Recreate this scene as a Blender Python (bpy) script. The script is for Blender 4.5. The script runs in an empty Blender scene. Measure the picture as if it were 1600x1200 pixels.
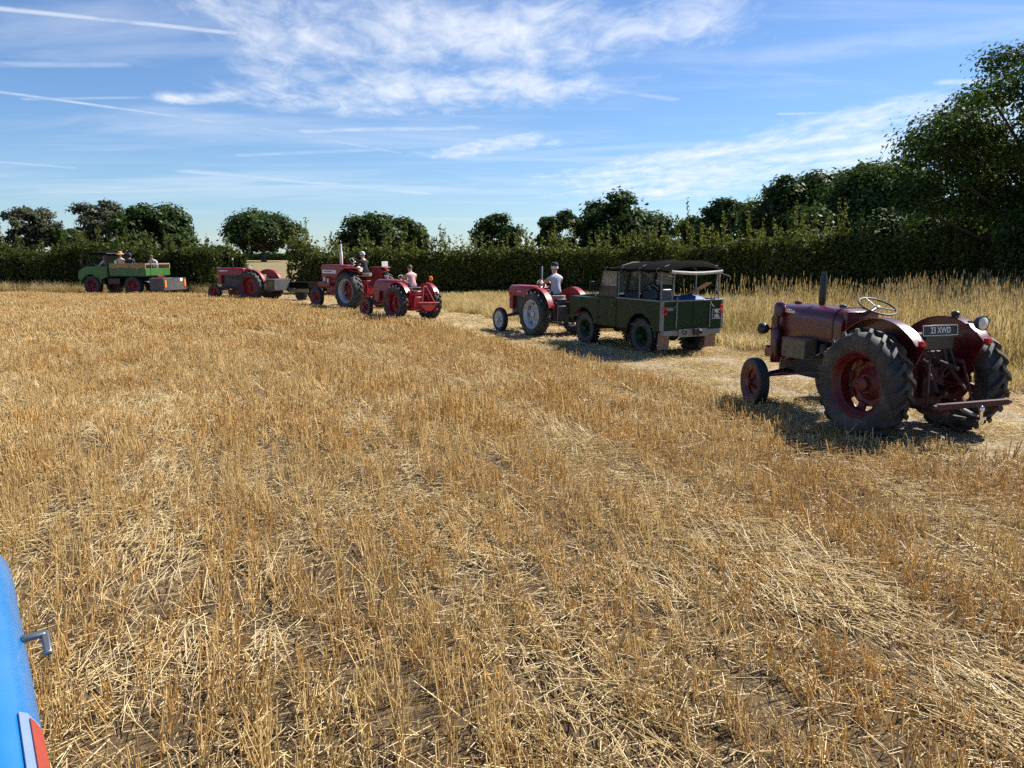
import bpy, bmesh, math, random
import numpy as np
from mathutils import Vector, Matrix, Euler
PI = math.pi; R_ = math.radians
scene = bpy.context.scene
COL = scene.collection

# ---------------------------------------------------------------- camera
EYE = 2.1; FPX = 1202.0; PITCH = R_(9.54)
cam_data = bpy.data.cameras.new('camera')
cam_data.sensor_width = 36.0
cam_data.angle = 2 * math.atan(800 / FPX)
cam_data.clip_start = 0.05; cam_data.clip_end = 6000
camera = bpy.data.objects.new('camera', cam_data)
camera.location = (0, 0, EYE)
camera.rotation_euler = (PI / 2 - PITCH, 0, 0)
COL.objects.link(camera); scene.camera = camera

def ray(px, py):
    x = (px - 800) / FPX; d = (py - 600) / FPX
    c, s = math.cos(PITCH), math.sin(PITCH)
    return (x, c - d * s, -(s + d * c))
def g(px, py, z=0.0):
    r = ray(px, py); t = (z - EYE) / r[2]
    return (r[0] * t, r[1] * t)

# ---------------------------------------------------------------- sun, sky
SUN_AZ = R_(60); SUN_EL = R_(47)
to_sun = Vector((math.sin(SUN_AZ) * math.cos(SUN_EL), math.cos(SUN_AZ) * math.cos(SUN_EL), math.sin(SUN_EL)))
sl = bpy.data.lights.new('sun', 'SUN'); sl.energy = 5.0; sl.angle = R_(0.53); sl.color = (1.0, 0.945, 0.86)
sun = bpy.data.objects.new('sun', sl); COL.objects.link(sun)
sun.rotation_euler = (-to_sun).to_track_quat('-Z', 'Y').to_euler(); sun.location = (20, 12, 30)

scene.view_settings.view_transform = 'Standard'
scene.view_settings.look = 'None'
scene.view_settings.exposure = 1.05
scene.view_settings.gamma = 1.0
scene.view_settings.use_curve_mapping = False
scene.cycles.max_bounces = 4; scene.cycles.transparent_max_bounces = 6
scene.cycles.use_adaptive_sampling = True; scene.cycles.adaptive_threshold = 0.02
scene.cycles.use_denoising = False; scene.cycles.denoiser = 'OPENIMAGEDENOISE'
scene.cycles.diffuse_bounces = 2; scene.cycles.glossy_bounces = 2; scene.cycles.transmission_bounces = 3

class NT:
    """small helper for node trees"""
    def __init__(s, tree): s.t = tree; s.n = tree.nodes; s.l = tree.links
    def node(s, typ, **kw):
        n = s.n.new(typ)
        for k, v in kw.items():
            if k.startswith('i_'): s.put(n.inputs[k[2:].replace('_', ' ')], v)
            else: setattr(n, k, v)
        return n
    def put(s, sock, v):
        if isinstance(v, bpy.types.NodeSocket): s.l.new(v, sock)
        else: sock.default_value = v
    def m(s, op, a, b=0.0, c=0.0, clamp=False):
        n = s.n.new('ShaderNodeMath'); n.operation = op; n.use_clamp = clamp
        for i, v in enumerate((a, b, c)): s.put(n.inputs[i], v)
        return n.outputs[0]
    def mix(s, fac, a, b, mode='MIX'):
        n = s.n.new('ShaderNodeMix'); n.data_type = 'RGBA'; n.blend_type = mode
        s.put(n.inputs[0], fac)
        s.put(n.inputs[6], a if not isinstance(a, tuple) else (*a[:3], 1)); s.put(n.inputs[7], b if not isinstance(b, tuple) else (*b[:3], 1))
        return n.outputs[2]
    def sstep(s, v, lo, hi, a=0.0, b=1.0):
        n = s.n.new('ShaderNodeMapRange'); n.interpolation_type = 'SMOOTHSTEP'
        for i, q in enumerate((v, lo, hi, a, b)): s.put(n.inputs[i], q)
        return n.outputs[0]
    def noise(s, vec, scale, detail=4, rough=0.55, dist=0.0, dim='3D'):
        n = s.n.new('ShaderNodeTexNoise'); n.noise_dimensions = dim
        if vec is not None: s.l.new(vec, n.inputs['Vector'])
        n.inputs['Scale'].default_value = scale; n.inputs['Detail'].default_value = detail
        n.inputs['Roughness'].default_value = rough; n.inputs['Distortion'].default_value = dist
        return n.outputs['Fac']

world = bpy.data.worlds.new('World'); scene.world = world; world.use_nodes = True
W = NT(world.node_tree); W.n.clear()
sky = W.node('ShaderNodeTexSky', sky_type='NISHITA', sun_disc=False, sun_elevation=SUN_EL, sun_rotation=SUN_AZ)
sky.altitude = 60; sky.air_density = 1.0; sky.dust_density = 0.15; sky.ozone_density = 3.0
tc = W.node('ShaderNodeTexCoord'); sp = W.node('ShaderNodeSeparateXYZ')
W.l.new(tc.outputs['Generated'], sp.inputs[0])
zc = W.m('ADD', W.m('MAXIMUM', sp.outputs[2], 0.0), 0.06)
U = W.m('DIVIDE', sp.outputs[0], zc); V = W.m('DIVIDE', sp.outputs[1], zc)
def vec(u, v, w=0.0):
    c = W.node('ShaderNodeCombineXYZ'); W.put(c.inputs[0], u); W.put(c.inputs[1], v); W.put(c.inputs[2], w); return c.outputs[0]
def cloud_uv(px, py):
    r = ray(px, py); n = math.sqrt(sum(a * a for a in r)); z = max(r[2] / n, 0) + 0.06
    return r[0] / n / z, r[1] / n / z
def blob(p, q, half, soft=0.9):
    """soft-edged streak of cloud between two points of the cloud layer"""
    (ax, ay), (bx, by) = cloud_uv(*p), cloud_uv(*q)
    dx, dy = bx - ax, by - ay; L = math.hypot(dx, dy); dx /= L; dy /= L
    ru = W.m('SUBTRACT', U, ax); rv = W.m('SUBTRACT', V, ay)
    along = W.m('ADD', W.m('MULTIPLY', ru, dx), W.m('MULTIPLY', rv, dy))
    across = W.m('ABSOLUTE', W.m('SUBTRACT', W.m('MULTIPLY', ru, dy), W.m('MULTIPLY', rv, dx)))
    over = W.m('MAXIMUM', W.m('SUBTRACT', W.m('ABSOLUTE', W.m('SUBTRACT', along, L / 2)), L / 2), 0.0)
    d = W.m('SQRT', W.m('ADD', W.m('POWER', across, 2.0), W.m('POWER', over, 2.0)))
    return W.sstep(d, half * (1 - soft), half * (1 + soft), 1.0, 0.0)
puv = vec(U, V)
wob = W.noise(puv, 0.9, 3, 0.5)
rot = vec(W.m('ADD', W.m('MULTIPLY', U, 0.93), W.m('MULTIPLY', V, 0.36)), W.m('MULTIPLY', W.m('SUBTRACT', W.m('MULTIPLY', V, 0.93), W.m('MULTIPLY', U, 0.36)), 0.55))
fine = W.noise(rot, 3.0, 9, 0.57, 0.35)
ripple = W.noise(vec(W.m('MULTIPLY', U, 3.0), W.m('MULTIPLY', V, 1.6)), 2.6, 6, 0.6, 0.8)
broad = W.noise(vec(W.m('MULTIPLY', U, 0.45), W.m('MULTIPLY', V, 0.8), 3.1), 0.55, 5, 0.55, 0.3)
wisp = W.noise(vec(W.m('MULTIPLY', U, 0.5), W.m('MULTIPLY', V, 1.7), 7.7), 1.0, 8, 0.6, 0.6)
a1 = blob((440, 50), (780, 60), 0.56)
a2 = blob((520, 145), (780, 135), 0.62)
a3 = blob((860, 85), (1080, 35), 0.34)
a4 = blob((470, 205), (720, 203), 0.10)
a5 = blob((700, 240), (820, 220), 0.30)
b1 = blob((1010, 290), (1640, 200), 1.15)
b2 = blob((960, 270), (1500, 170), 0.50)
c1 = blob((60, 290), (620, 290), 0.9)
e1 = blob((280, 155), (360, 150), 0.13)
e2 = blob((350, 205), (390, 210), 0.16)
mask = a1
for q in (a2, a3, a5, b1, b2, e1): mask = W.m('MAXIMUM', mask, q)
tex = W.m('ADD', W.m('MULTIPLY', fine, 0.62), W.m('MULTIPLY', ripple, 0.38))
dens = W.sstep(W.m('ADD', tex, W.m('MULTIPLY', W.m('SUBTRACT', mask, 1.0), 0.42)), 0.28, 0.74)
dens = W.m('MULTIPLY', dens, W.m('MINIMUM', W.m('MULTIPLY', mask, 1.6), 1.0))
veil = W.m('MULTIPLY', W.sstep(W.m('ADD', wisp, W.m('MULTIPLY', W.m('SUBTRACT', broad, 0.5), 0.9)), 0.50, 0.84), 0.30)
low = W.m('MULTIPLY', W.m('MULTIPLY', c1, W.sstep(wisp, 0.35, 0.7)), 0.34)
dens = W.m('MAXIMUM', dens, W.m('MAXIMUM', veil, low))
def trail(p, q, half, amp):
    t = blob(p, q, half, 0.8)
    return W.m('MULTIPLY', W.m('MULTIPLY', t, W.sstep(W.noise(puv, 4.5, 5, 0.6), 0.30, 0.62, 0.35, 1.0)), amp)
for t in (trail((-120, 2), (365, 52), 0.024, 0.62), trail((-90, 101), (190, 101), 0.035, 0.30), trail((-80, 133), (330, 190), 0.022, 0.50),
          trail((330, 188), (620, 238), 0.030, 0.34), trail((300, 268), (660, 302), 0.09, 0.42), trail((40, 155), (250, 152), 0.02, 0.25),
          trail((-60, 248), (110, 262), 0.04, 0.30), trail((380, 243), (580, 234), 0.05, 0.26), trail((840, 125), (1050, 155), 0.03, 0.28),
          trail((480, 205), (735, 200), 0.055, 0.50), trail((1220, 178), (1330, 176), 0.02, 0.4), trail((1480, 128), (1540, 127), 0.04, 0.6), trail((1200, 90), (1700, 30), 0.12, 0.22)):
    dens = W.m('MAXIMUM', dens, t)
horizon = W.sstep(sp.outputs[2], 0.0, 0.035)
dens = W.m('MULTIPLY', dens, horizon, clamp=True)
sky_col = W.node('ShaderNodeMix', data_type='RGBA', blend_type='MULTIPLY'); sky_col.inputs[0].default_value = 1.0
W.l.new(sky.outputs[0], sky_col.inputs[6]); sky_col.inputs[7].default_value = (0.76, 0.93, 1.16, 1)
col = W.mix(W.m('MULTIPLY', dens, 0.90), sky_col.outputs[2], (8.6, 8.9, 9.4))
bg = W.node('ShaderNodeBackground'); W.l.new(col, bg.inputs[0]); bg.inputs[1].default_value = 0.057
wo = W.node('ShaderNodeOutputWorld'); W.l.new(bg.outputs[0], wo.inputs[0])

# ---------------------------------------------------------------- helpers
rng = np.random.default_rng(7)
random.seed(11)

def link(o, parent=None):
    COL.objects.link(o)
    if parent is not None: o.parent = parent
    return o
def tag(o, label=None, cat=None, group=None, kind=None):
    if label: o['label'] = label
    if cat: o['category'] = cat
    if group: o['group'] = group
    if kind: o['kind'] = kind
    return o
def empty(name, loc=(0, 0, 0), rz=0.0, **kw):
    o = bpy.data.objects.new(name, None); o.empty_display_size = 0.2
    o.location = loc; o.rotation_euler = (0, 0, rz); link(o); tag(o, **kw)
    return o
def np_mesh(name, V_, F_, attr=None, mat=None, smooth=False):
    """numpy verts (n,3) and faces (m,k) -> mesh; attr: dict of per-face float arrays"""
    me = bpy.data.meshes.new(name)
    V_ = np.asarray(V_, dtype=np.float32); F_ = np.asarray(F_, dtype=np.int32); k = F_.shape[1]
    me.vertices.add(len(V_)); me.vertices.foreach_set('co', V_.ravel())
    me.loops.add(F_.size); me.loops.foreach_set('vertex_index', F_.ravel())
    me.polygons.add(len(F_)); me.polygons.foreach_set('loop_start', np.arange(0, F_.size, k, dtype=np.int32))
    if attr:
        for nm, a in attr.items():
            at = me.attributes.new(nm, 'FLOAT', 'FACE'); at.data.foreach_set('value', np.asarray(a, dtype=np.float32))
    if smooth: me.polygons.foreach_set('use_smooth', np.ones(len(F_), dtype=bool))
    me.update(calc_edges=True)
    if mat: me.materials.append(mat)
    return me
def mesh_obj(name, me, parent=None):
    return link(bpy.data.objects.new(name, me), parent)

class MB:
    """collects shapes, then builds them as ONE mesh object"""
    def __init__(s): s.v = []; s.f = []
    def add(s, vs, fs):
        b = len(s.v); s.v += [tuple(p) for p in vs]; s.f += [tuple(i + b for i in f) for f in fs]; return s
    def box(s, c, d, rx=0, ry=0, rz=0):
        M = Euler((rx, ry, rz)).to_matrix(); h = [q / 2 for q in d]; c = Vector(c)
        vs = [c + M @ Vector((sx * h[0], sy * h[1], sz * h[2])) for sx in (-1, 1) for sy in (-1, 1) for sz in (-1, 1)]
        return s.add(vs, [(0, 1, 3, 2), (4, 6, 7, 5), (0, 4, 5, 1), (2, 3, 7, 6), (0, 2, 6, 4), (1, 5, 7, 3)])
    def tube(s, pts, r, n=10, closed=False, caps=True):
        pts = [Vector(p) for p in pts]; m = len(pts); rs = r if isinstance(r, (list, tuple)) else [r] * m
        vs = []; prev = None
        for i, p in enumerate(pts):
            if closed: t = pts[(i + 1) % m] - pts[i - 1]
            else: t = pts[min(i + 1, m - 1)] - pts[max(i - 1, 0)]
            t.normalize()
            if prev is None:
                a = Vector((0, 0, 1)) if abs(t.z) < 0.9 else Vector((1, 0, 0)); u = t.cross(a).normalized()
            else: u = (prev - t * prev.dot(t)).normalized()
            prev = u; w = t.cross(u)
            vs += [p + (u * math.cos(2 * PI * k / n) + w * math.sin(2 * PI * k / n)) * rs[i] for k in range(n)]
        fs = []
        for i in range(m if closed else m - 1):
            j = (i + 1) % m
            fs += [(i * n + k, i * n + (k + 1) % n, j * n + (k + 1) % n, j * n + k) for k in range(n)]
        if caps and not closed: fs += [tuple(range(n)), tuple(range((m - 1) * n, m * n))]
        return s.add(vs, fs)
    def cyl(s, a, b, r0, r1=None, n=14): return s.tube([a, b], [r0, r0 if r1 is None else r1], n)
    def lathe(s, prof, c=(0, 0, 0), axis='X', n=32, closed=False):
        """prof: (along axis, radius) pairs"""
        vs = []
        for a, r in prof:
            for k in range(n):
                q = 2 * PI * k / n; y, z = r * math.cos(q), r * math.sin(q)
                p = {'X': (a, y, z), 'Y': (y, a, z), 'Z': (y, z, a)}[axis]
                vs.append((p[0] + c[0], p[1] + c[1], p[2] + c[2]))
        m = len(prof); fs = []
        for i in range(m if closed else m - 1):
            j = (i + 1) % m
            fs += [(i * n + k, i * n + (k + 1) % n, j * n + (k + 1) % n, j * n + k) for k in range(n)]
        return s.add(vs, fs)
    def loft(s, secs, caps=True, closed=True):
        n = len(secs[0]); vs = [p for q in secs for p in q]; fs = []
        for i in range(len(secs) - 1):
            fs += [(i * n + k, i * n + (k + 1) % n, (i + 1) * n + (k + 1) % n, (i + 1) * n + k) for k in range(n if closed else n - 1)]
        if caps: fs += [tuple(range(n)), tuple(range((len(secs) - 1) * n, len(secs) * n))]
        return s.add(vs, fs)
    def prism(s, poly, a, b, axis='X'):
        def P(u, v, w): return {'X': (w, u, v), 'Y': (u, w, v), 'Z': (u, v, w)}[axis]
        return s.loft([[P(u, v, a) for u, v in poly], [P(u, v, b) for u, v in poly]])
    def ball(s, c, r, n=14, m=9):
        r = r if isinstance(r, (list, tuple)) else (r, r, r); vs = [(c[0], c[1], c[2] - r[2])]
        for i in range(1, m):
            t = -PI / 2 + PI * i / m
            vs += [(c[0] + r[0] * math.cos(t) * math.cos(2 * PI * k / n), c[1] + r[1] * math.cos(t) * math.sin(2 * PI * k / n), c[2] + r[2] * math.sin(t)) for k in range(n)]
        vs.append((c[0], c[1], c[2] + r[2])); e = len(vs) - 1
        fs = [(0, 1 + (k + 1) % n, 1 + k) for k in range(n)] + [(e, e - n + k, e - n + (k + 1) % n) for k in range(n)]
        for i in range(m - 2):
            b = 1 + i * n; fs += [(b + k, b + (k + 1) % n, b + n + (k + 1) % n, b + n + k) for k in range(n)]
        return s.add(vs, fs)
    def build(s, name, mat, parent=None, bevel=0.0, angle=38, loc=None, rot=None):
        me = bpy.data.meshes.new(name); me.from_pydata([tuple(p) for p in s.v], [], s.f)
        bm = bmesh.new(); bm.from_mesh(me); bmesh.ops.recalc_face_normals(bm, faces=bm.faces); bm.to_mesh(me); bm.free()
        me.polygons.foreach_set('use_smooth', [True] * len(me.polygons)); me.set_sharp_from_angle(angle=R_(angle))
        if mat: me.materials.append(mat)
        o = link(bpy.data.objects.new(name, me), parent)
        if loc: o.location = loc
        if rot: o.rotation_euler = rot
        if bevel:
            b = o.modifiers.new('bevel', 'BEVEL'); b.width = bevel; b.segments = 2; b.limit_method = 'ANGLE'; b.angle_limit = R_(40)
        return o

def arc(cx, cy, r, a0, a1, n):
    return [(cx + r * math.cos(R_(a0 + (a1 - a0) * i / n)), cy + r * math.sin(R_(a0 + (a1 - a0) * i / n))) for i in range(n + 1)]

# value noise for layout decisions
class VN:
    def __init__(s, seed): s.t = np.random.default_rng(seed).random((64, 64))
    def __call__(s, x, y, sc):
        x = np.asarray(x) / sc; y = np.asarray(y) / sc
        xi = np.floor(x).astype(int); yi = np.floor(y).astype(int); fx = x - xi; fy = y - yi
        fx = fx * fx * (3 - 2 * fx); fy = fy * fy * (3 - 2 * fy); t = s.t
        return (t[xi % 64, yi % 64] * (1 - fx) + t[(xi + 1) % 64, yi % 64] * fx) * (1 - fy) + (t[xi % 64, (yi + 1) % 64] * (1 - fx) + t[(xi + 1) % 64, (yi + 1) % 64] * fx) * fy

# ---------------------------------------------------------------- materials
def principled(name):
    m = bpy.data.materials.new(name); m.use_nodes = True; t = NT(m.node_tree)
    return m, t, m.node_tree.nodes['Principled BSDF']
def mat(name, col, rough=0.5, metal=0.0, var=0.12, scale=14.0, dust=0.0, dust_col=(0.34, 0.26, 0.16), coat=0.0, bump=0.0, spec=0.5):
    m, t, p = principled(name); tcn = t.node('ShaderNodeTexCoord'); o = tcn.outputs['Object']
    n1 = t.noise(o, scale, 5, 0.6); n2 = t.noise(o, scale * 0.23, 4, 0.6)
    c = t.mix(n1, tuple(q * (1 - var) for q in col), tuple(min(q * (1 + var), 1) for q in col))
    if dust: c = t.mix(t.m('MULTIPLY', t.sstep(t.m('ADD', t.m('MULTIPLY', n1, 0.4), t.m('MULTIPLY', n2, 0.6)), 0.40, 0.68), dust), c, dust_col)
    t.l.new(c, p.inputs['Base Color'])
    t.l.new(t.m('ADD', t.m('MULTIPLY', t.m('SUBTRACT', n2, 0.5), 0.35), rough, clamp=True), p.inputs['Roughness'])
    p.inputs['Metallic'].default_value = metal; p.inputs['Coat Weight'].default_value = coat; p.inputs['Coat Roughness'].default_value = 0.15
    p.inputs['Specular IOR Level'].default_value = spec
    if bump:
        b = t.node('ShaderNodeBump'); b.inputs['Strength'].default_value = bump; b.inputs['Distance'].default_value = 0.01
        t.l.new(t.noise(o, scale * 4, 4, 0.6), b.inputs['Height']); t.l.new(b.outputs[0], p.inputs['Normal'])
    return m
def leafy(name, c0, c1, translucent=0.35, gloss=0.05, patch=None, pscale=0.6):
    """thin leaf: diffuse and translucent, colour picked per leaf (attribute rnd) and per object"""
    m = bpy.data.materials.new(name); m.use_nodes = True; t = NT(m.node_tree); t.n.clear()
    a = t.node('ShaderNodeAttribute', attribute_name='rnd'); oi = t.node('ShaderNodeObjectInfo')
    f = t.m('ADD', t.m('MULTIPLY', a.outputs['Fac'], 0.78), t.m('MULTIPLY', oi.outputs['Random'], 0.22))
    c = t.mix(f, c0, c1)
    if patch:
        gp = t.node('ShaderNodeNewGeometry'); c = t.mix(t.sstep(t.noise(gp.outputs['Position'], pscale, 4, 0.6), 0.38, 0.66), c, t.mix(1.0, c, patch, 'MULTIPLY'))
    d = t.node('ShaderNodeBsdfDiffuse'); t.l.new(c, d.inputs[0])
    tr = t.node('ShaderNodeBsdfTranslucent'); t.l.new(c, tr.inputs[0])
    mx = t.node('ShaderNodeMixShader'); mx.inputs[0].default_value = translucent; t.l.new(d.outputs[0], mx.inputs[1]); t.l.new(tr.outputs[0], mx.inputs[2])
    gl = t.node('ShaderNodeBsdfGlossy'); gl.inputs['Roughness'].default_value = 0.45; gl.inputs[0].default_value = (1, 1, 1, 1)
    m2 = t.node('ShaderNodeMixShader'); m2.inputs[0].default_value = gloss; t.l.new(mx.outputs[0], m2.inputs[1]); t.l.new(gl.outputs[0], m2.inputs[2])
    out = t.node('ShaderNodeOutputMaterial'); t.l.new(m2.outputs[0], out.inputs[0])
    return m
# ================================================================ the setting
C0 = np.array((-36.0, -6.1))                 # the headland rows run in arcs round this point
EDGE = np.array([(0, 45.5), (10, 44.6), (18.7, 43.7), (19.6, 42.8), (20.6, 42.5), (23.8, 42.8), (27.7, 43.2), (33, 43.0), (40.3, 44.5), (48.1, 45.6), (57.9, 48.0), (66.2, 49.2), (78.5, 47.4), (90, 47), (110, 47)])
TRK = np.array([(0, 48.0), (10, 47.2), (22, 47.1), (29, 46.8), (40, 46.8), (45, 47.8), (51, 50.0), (58, 52.0), (66, 53.5), (80, 53.0), (90, 53), (110, 53)])
def edge_r(th): return np.interp(np.degrees(th), EDGE[:, 0], EDGE[:, 1])
def track_r(th): return np.interp(np.degrees(th), TRK[:, 0], TRK[:, 1])
def polar(x, y): return np.hypot(x - C0[0], y - C0[1]), np.arctan2(y - C0[1], x - C0[0])
vn1, vn2, vn3, vn4 = VN(1), VN(2), VN(3), VN(4)

def ground_mat(name, soil, straw, fleck, s0=0.45, s1=0.62, ruts=()):
    m, t, p = principled(name); tcn = t.node('ShaderNodeTexCoord'); o = tcn.outputs['Object']
    fine = t.noise(o, 38.0, 6, 0.7); mid = t.noise(o, 3.1, 5, 0.6); big = t.noise(o, 0.22, 4, 0.55)
    mp = t.node('ShaderNodeMapping'); t.l.new(o, mp.inputs[0]); mp.inputs['Rotation'].default_value = (0, 0, R_(25)); mp.inputs['Scale'].default_value = (70, 9, 30)
    fib = t.noise(mp.outputs[0], 1.0, 5, 0.65, 1.5)
    f = t.m('ADD', t.m('MULTIPLY', fine, 0.45), t.m('ADD', t.m('MULTIPLY', mid, 0.30), t.m('MULTIPLY', big, 0.25)))
    c = t.mix(t.sstep(f, s0, s1), soil, straw)
    c = t.mix(t.sstep(fib, 0.52, 0.70), c, fleck)
    if ruts:                                   # worn wheel lines: bare cracked earth along the arc of the track
        sx = t.node('ShaderNodeSeparateXYZ'); t.l.new(o, sx.inputs[0])
        rad = t.m('SQRT', t.m('ADD', t.m('POWER', t.m('SUBTRACT', sx.outputs[0], float(C0[0])), 2.0), t.m('POWER', t.m('SUBTRACT', sx.outputs[1], float(C0[1])), 2.0)))
        vo = t.node('ShaderNodeTexVoronoi', feature='DISTANCE_TO_EDGE'); t.l.new(o, vo.inputs['Vector']); vo.inputs['Scale'].default_value = 7.0
        bare = t.mix(t.sstep(vo.outputs['Distance'], 0.0, 0.06), (0.13, 0.105, 0.08), t.mix(fine, (0.27, 0.225, 0.17), (0.40, 0.345, 0.27)))
        wob = t.m('MULTIPLY', t.m('SUBTRACT', mid, 0.5), 1.3); k = None
        for r0 in ruts:
            q = t.sstep(t.m('ABSOLUTE', t.m('ADD', t.m('SUBTRACT', rad, r0), wob)), 0.16, 0.42, 1.0, 0.0); k = q if k is None else t.m('MAXIMUM', k, q)
        k = t.m('MULTIPLY', k, t.sstep(t.m('ADD', t.m('MULTIPLY', big, 0.5), t.m('MULTIPLY', t.noise(o, 1.2, 4, 0.6), 0.5)), 0.40, 0.56))
        c = t.mix(k, c, bare)
    t.l.new(c, p.inputs['Base Color']); p.inputs['Roughness'].default_value = 0.95; p.inputs['Specular IOR Level'].default_value = 0.15
    b = t.node('ShaderNodeBump'); b.inputs['Strength'].default_value = 0.8; b.inputs['Distance'].default_value = 0.03
    t.l.new(t.m('ADD', fine, t.m('MULTIPLY', fib, 0.6)), b.inputs['Height']); t.l.new(b.outputs[0], p.inputs['Normal'])
    return m
M_SOIL = ground_mat('straw_littered_soil', (0.075, 0.052, 0.032), (0.21, 0.145, 0.07), (0.46, 0.33, 0.16), 0.44, 0.66)
M_TRACK = ground_mat('dry_track_earth', (0.25, 0.195, 0.125), (0.42, 0.30, 0.145), (0.50, 0.37, 0.19), 0.43, 0.60, (43.5, 44.0, 45.4))
M_VERGE = ground_mat('dry_meadow_soil', (0.20, 0.16, 0.07), (0.44, 0.33, 0.14), (0.55, 0.42, 0.2), 0.42, 0.6)

# ground: one sheet to the horizon
mb = MB(); mb.add([(-3000, -3000, 0), (3000, -3000, 0), (3000, 3000, 0), (-3000, 3000, 0)], [(0, 1, 2, 3)])
tag(mb.build('ground', M_SOIL), kind='structure')
def ring_sheet(name, f_in, f_out, th0, th1, z, m, n=160):
    vs, fs = [], []
    for i in range(n + 1):
        th = th0 + (th1 - th0) * i / n
        w = 0.18 * math.sin(th * 90) + 0.1 * math.sin(th * 217 + 1)
        for r in (f_in(th) + w, f_out(th) + w * 1.3): vs.append((C0[0] + r * math.cos(th), C0[1] + r * math.sin(th), z))
        if i: fs.append((2 * i - 2, 2 * i - 1, 2 * i + 1, 2 * i))
    return tag(MB().add(vs, fs).build(name, m), kind='structure')
ring_sheet('track', lambda t: float(edge_r(t)) - 0.25, lambda t: float(track_r(t)) + 0.5, R_(2), R_(100), 0.004, M_TRACK)
ring_sheet('meadow_ground', lambda t: float(track_r(t)) + 0.1, lambda t: float(track_r(t)) + 22, R_(2), R_(56), 0.008, M_VERGE)
# the pale field beyond the gap in the hedge, rising a little
M_FAR = ground_mat('far_stubble', (0.16, 0.13, 0.065), (0.25, 0.195, 0.10), (0.27, 0.21, 0.11))
vs = []; NX = 14; ys = [58, 75, 100, 140, 200, 300, 600]; zs = [0.012, 0.05, 0.2, 0.5, 0.75, 0.9, 1.0]
for y, z in zip(ys, zs): vs += [(-260 + 520 * i / NX, y, z) for i in range(NX + 1)]
fs = [(j * (NX + 1) + i, j * (NX + 1) + i + 1, (j + 1) * (NX + 1) + i + 1, (j + 1) * (NX + 1) + i) for j in range(len(ys) - 1) for i in range(NX)]
tag(MB().add(vs, fs).build('far_field', M_FAR), kind='structure')

# ---------------------------------------------------------------- scatter by geometry nodes (stuff only)
def prism_straws(n, base, tip, r0, r1):
    """n thin three-sided straws from base (n,3) to tip (n,3)"""
    d = tip - base; d /= np.linalg.norm(d, axis=1, keepdims=True) + 1e-9
    a = np.where(np.abs(d[:, 2:3]) < 0.8, np.array([[0, 0, 1.0]]), np.array([[1.0, 0, 0]]))
    u = np.cross(d, a); u /= np.linalg.norm(u, axis=1, keepdims=True); w = np.cross(d, u)
    ph = np.random.default_rng(n).random(n)[:, None] * 6.28; V_ = np.empty((n, 6, 3))
    for k in range(3):
        q = ph + k * 2 * PI / 3; o = u * np.cos(q) + w * np.sin(q)
        V_[:, k] = base + o * np.asarray(r0).reshape(-1, 1); V_[:, 3 + k] = tip + o * np.asarray(r1).reshape(-1, 1)
    b = (np.arange(n) * 6)[:, None, None]
    F_ = (np.array([[0, 1, 4, 3], [1, 2, 5, 4], [2, 0, 3, 5]])[None] + b).reshape(-1, 4)
    return V_.reshape(-1, 3), F_
def merge(parts):
    V_, F_, A_ = [], [], []; o = 0
    for v, f, a in parts:
        V_.append(v); F_.append(f + o); A_.append(a); o += len(v)
    return np.concatenate(V_), np.concatenate(F_), np.concatenate(A_)
def proto(name, parts, m):
    v, f, a = merge(parts); return bpy.data.objects.new(name, np_mesh(name, v, f, {'rnd': a}, m))

def scatter(name, pts, rot, scl, idx, protos, label, cat):
    coll = bpy.data.collections.new(name + '_pieces')
    for i, o in enumerate(protos): o.name = '%s_piece_%02d' % (name, i); coll.objects.link(o)
    me = bpy.data.meshes.new(name); me.vertices.add(len(pts)); me.vertices.foreach_set('co', np.asarray(pts, np.float32).ravel())
    for nm, typ, dat, key in (('rot', 'FLOAT_VECTOR', rot, 'vector'), ('scl', 'FLOAT_VECTOR', scl, 'vector'), ('idx', 'INT', idx, 'value')):
        at = me.attributes.new(nm, typ, 'POINT'); at.data.foreach_set(key, np.asarray(dat, np.int32 if typ == 'INT' else np.float32).ravel())
    o = link(bpy.data.objects.new(name, me)); tag(o, label, cat, kind='stuff')
    ng = bpy.data.node_groups.new(name, 'GeometryNodeTree'); t = NT(ng)
    ng.interface.new_socket('Geometry', in_out='INPUT', socket_type='NodeSocketGeometry'); ng.interface.new_socket('Geometry', in_out='OUTPUT', socket_type='NodeSocketGeometry')
    gi = t.node('NodeGroupInput'); go = t.node('NodeGroupOutput'); iop = t.node('GeometryNodeInstanceOnPoints'); ci = t.node('GeometryNodeCollectionInfo')
    ci.inputs['Collection'].default_value = coll; ci.inputs['Separate Children'].default_value = True; ci.inputs['Reset Children'].default_value = True
    def na(nm, dt):
        q = t.node('GeometryNodeInputNamedAttribute', data_type=dt); q.inputs['Name'].default_value = nm
        return q.outputs['Attribute']
    er = t.node('FunctionNodeEulerToRotation'); t.l.new(na('rot', 'FLOAT_VECTOR'), er.inputs[0])
    mp = t.node('GeometryNodeMeshToPoints'); t.l.new(gi.outputs[0], mp.inputs[0]); t.l.new(mp.outputs[0], iop.inputs['Points'])
    t.l.new(ci.outputs[0], iop.inputs['Instance']); iop.inputs['Pick Instance'].default_value = True
    t.l.new(na('idx', 'INT'), iop.inputs['Instance Index']); t.l.new(er.outputs[0], iop.inputs['Rotation']); t.l.new(na('scl', 'FLOAT_VECTOR'), iop.inputs['Scale'])
    t.l.new(iop.outputs[0], go.inputs[0])
    md = o.modifiers.new('scatter', 'NODES'); md.node_group = ng
    return o

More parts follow.
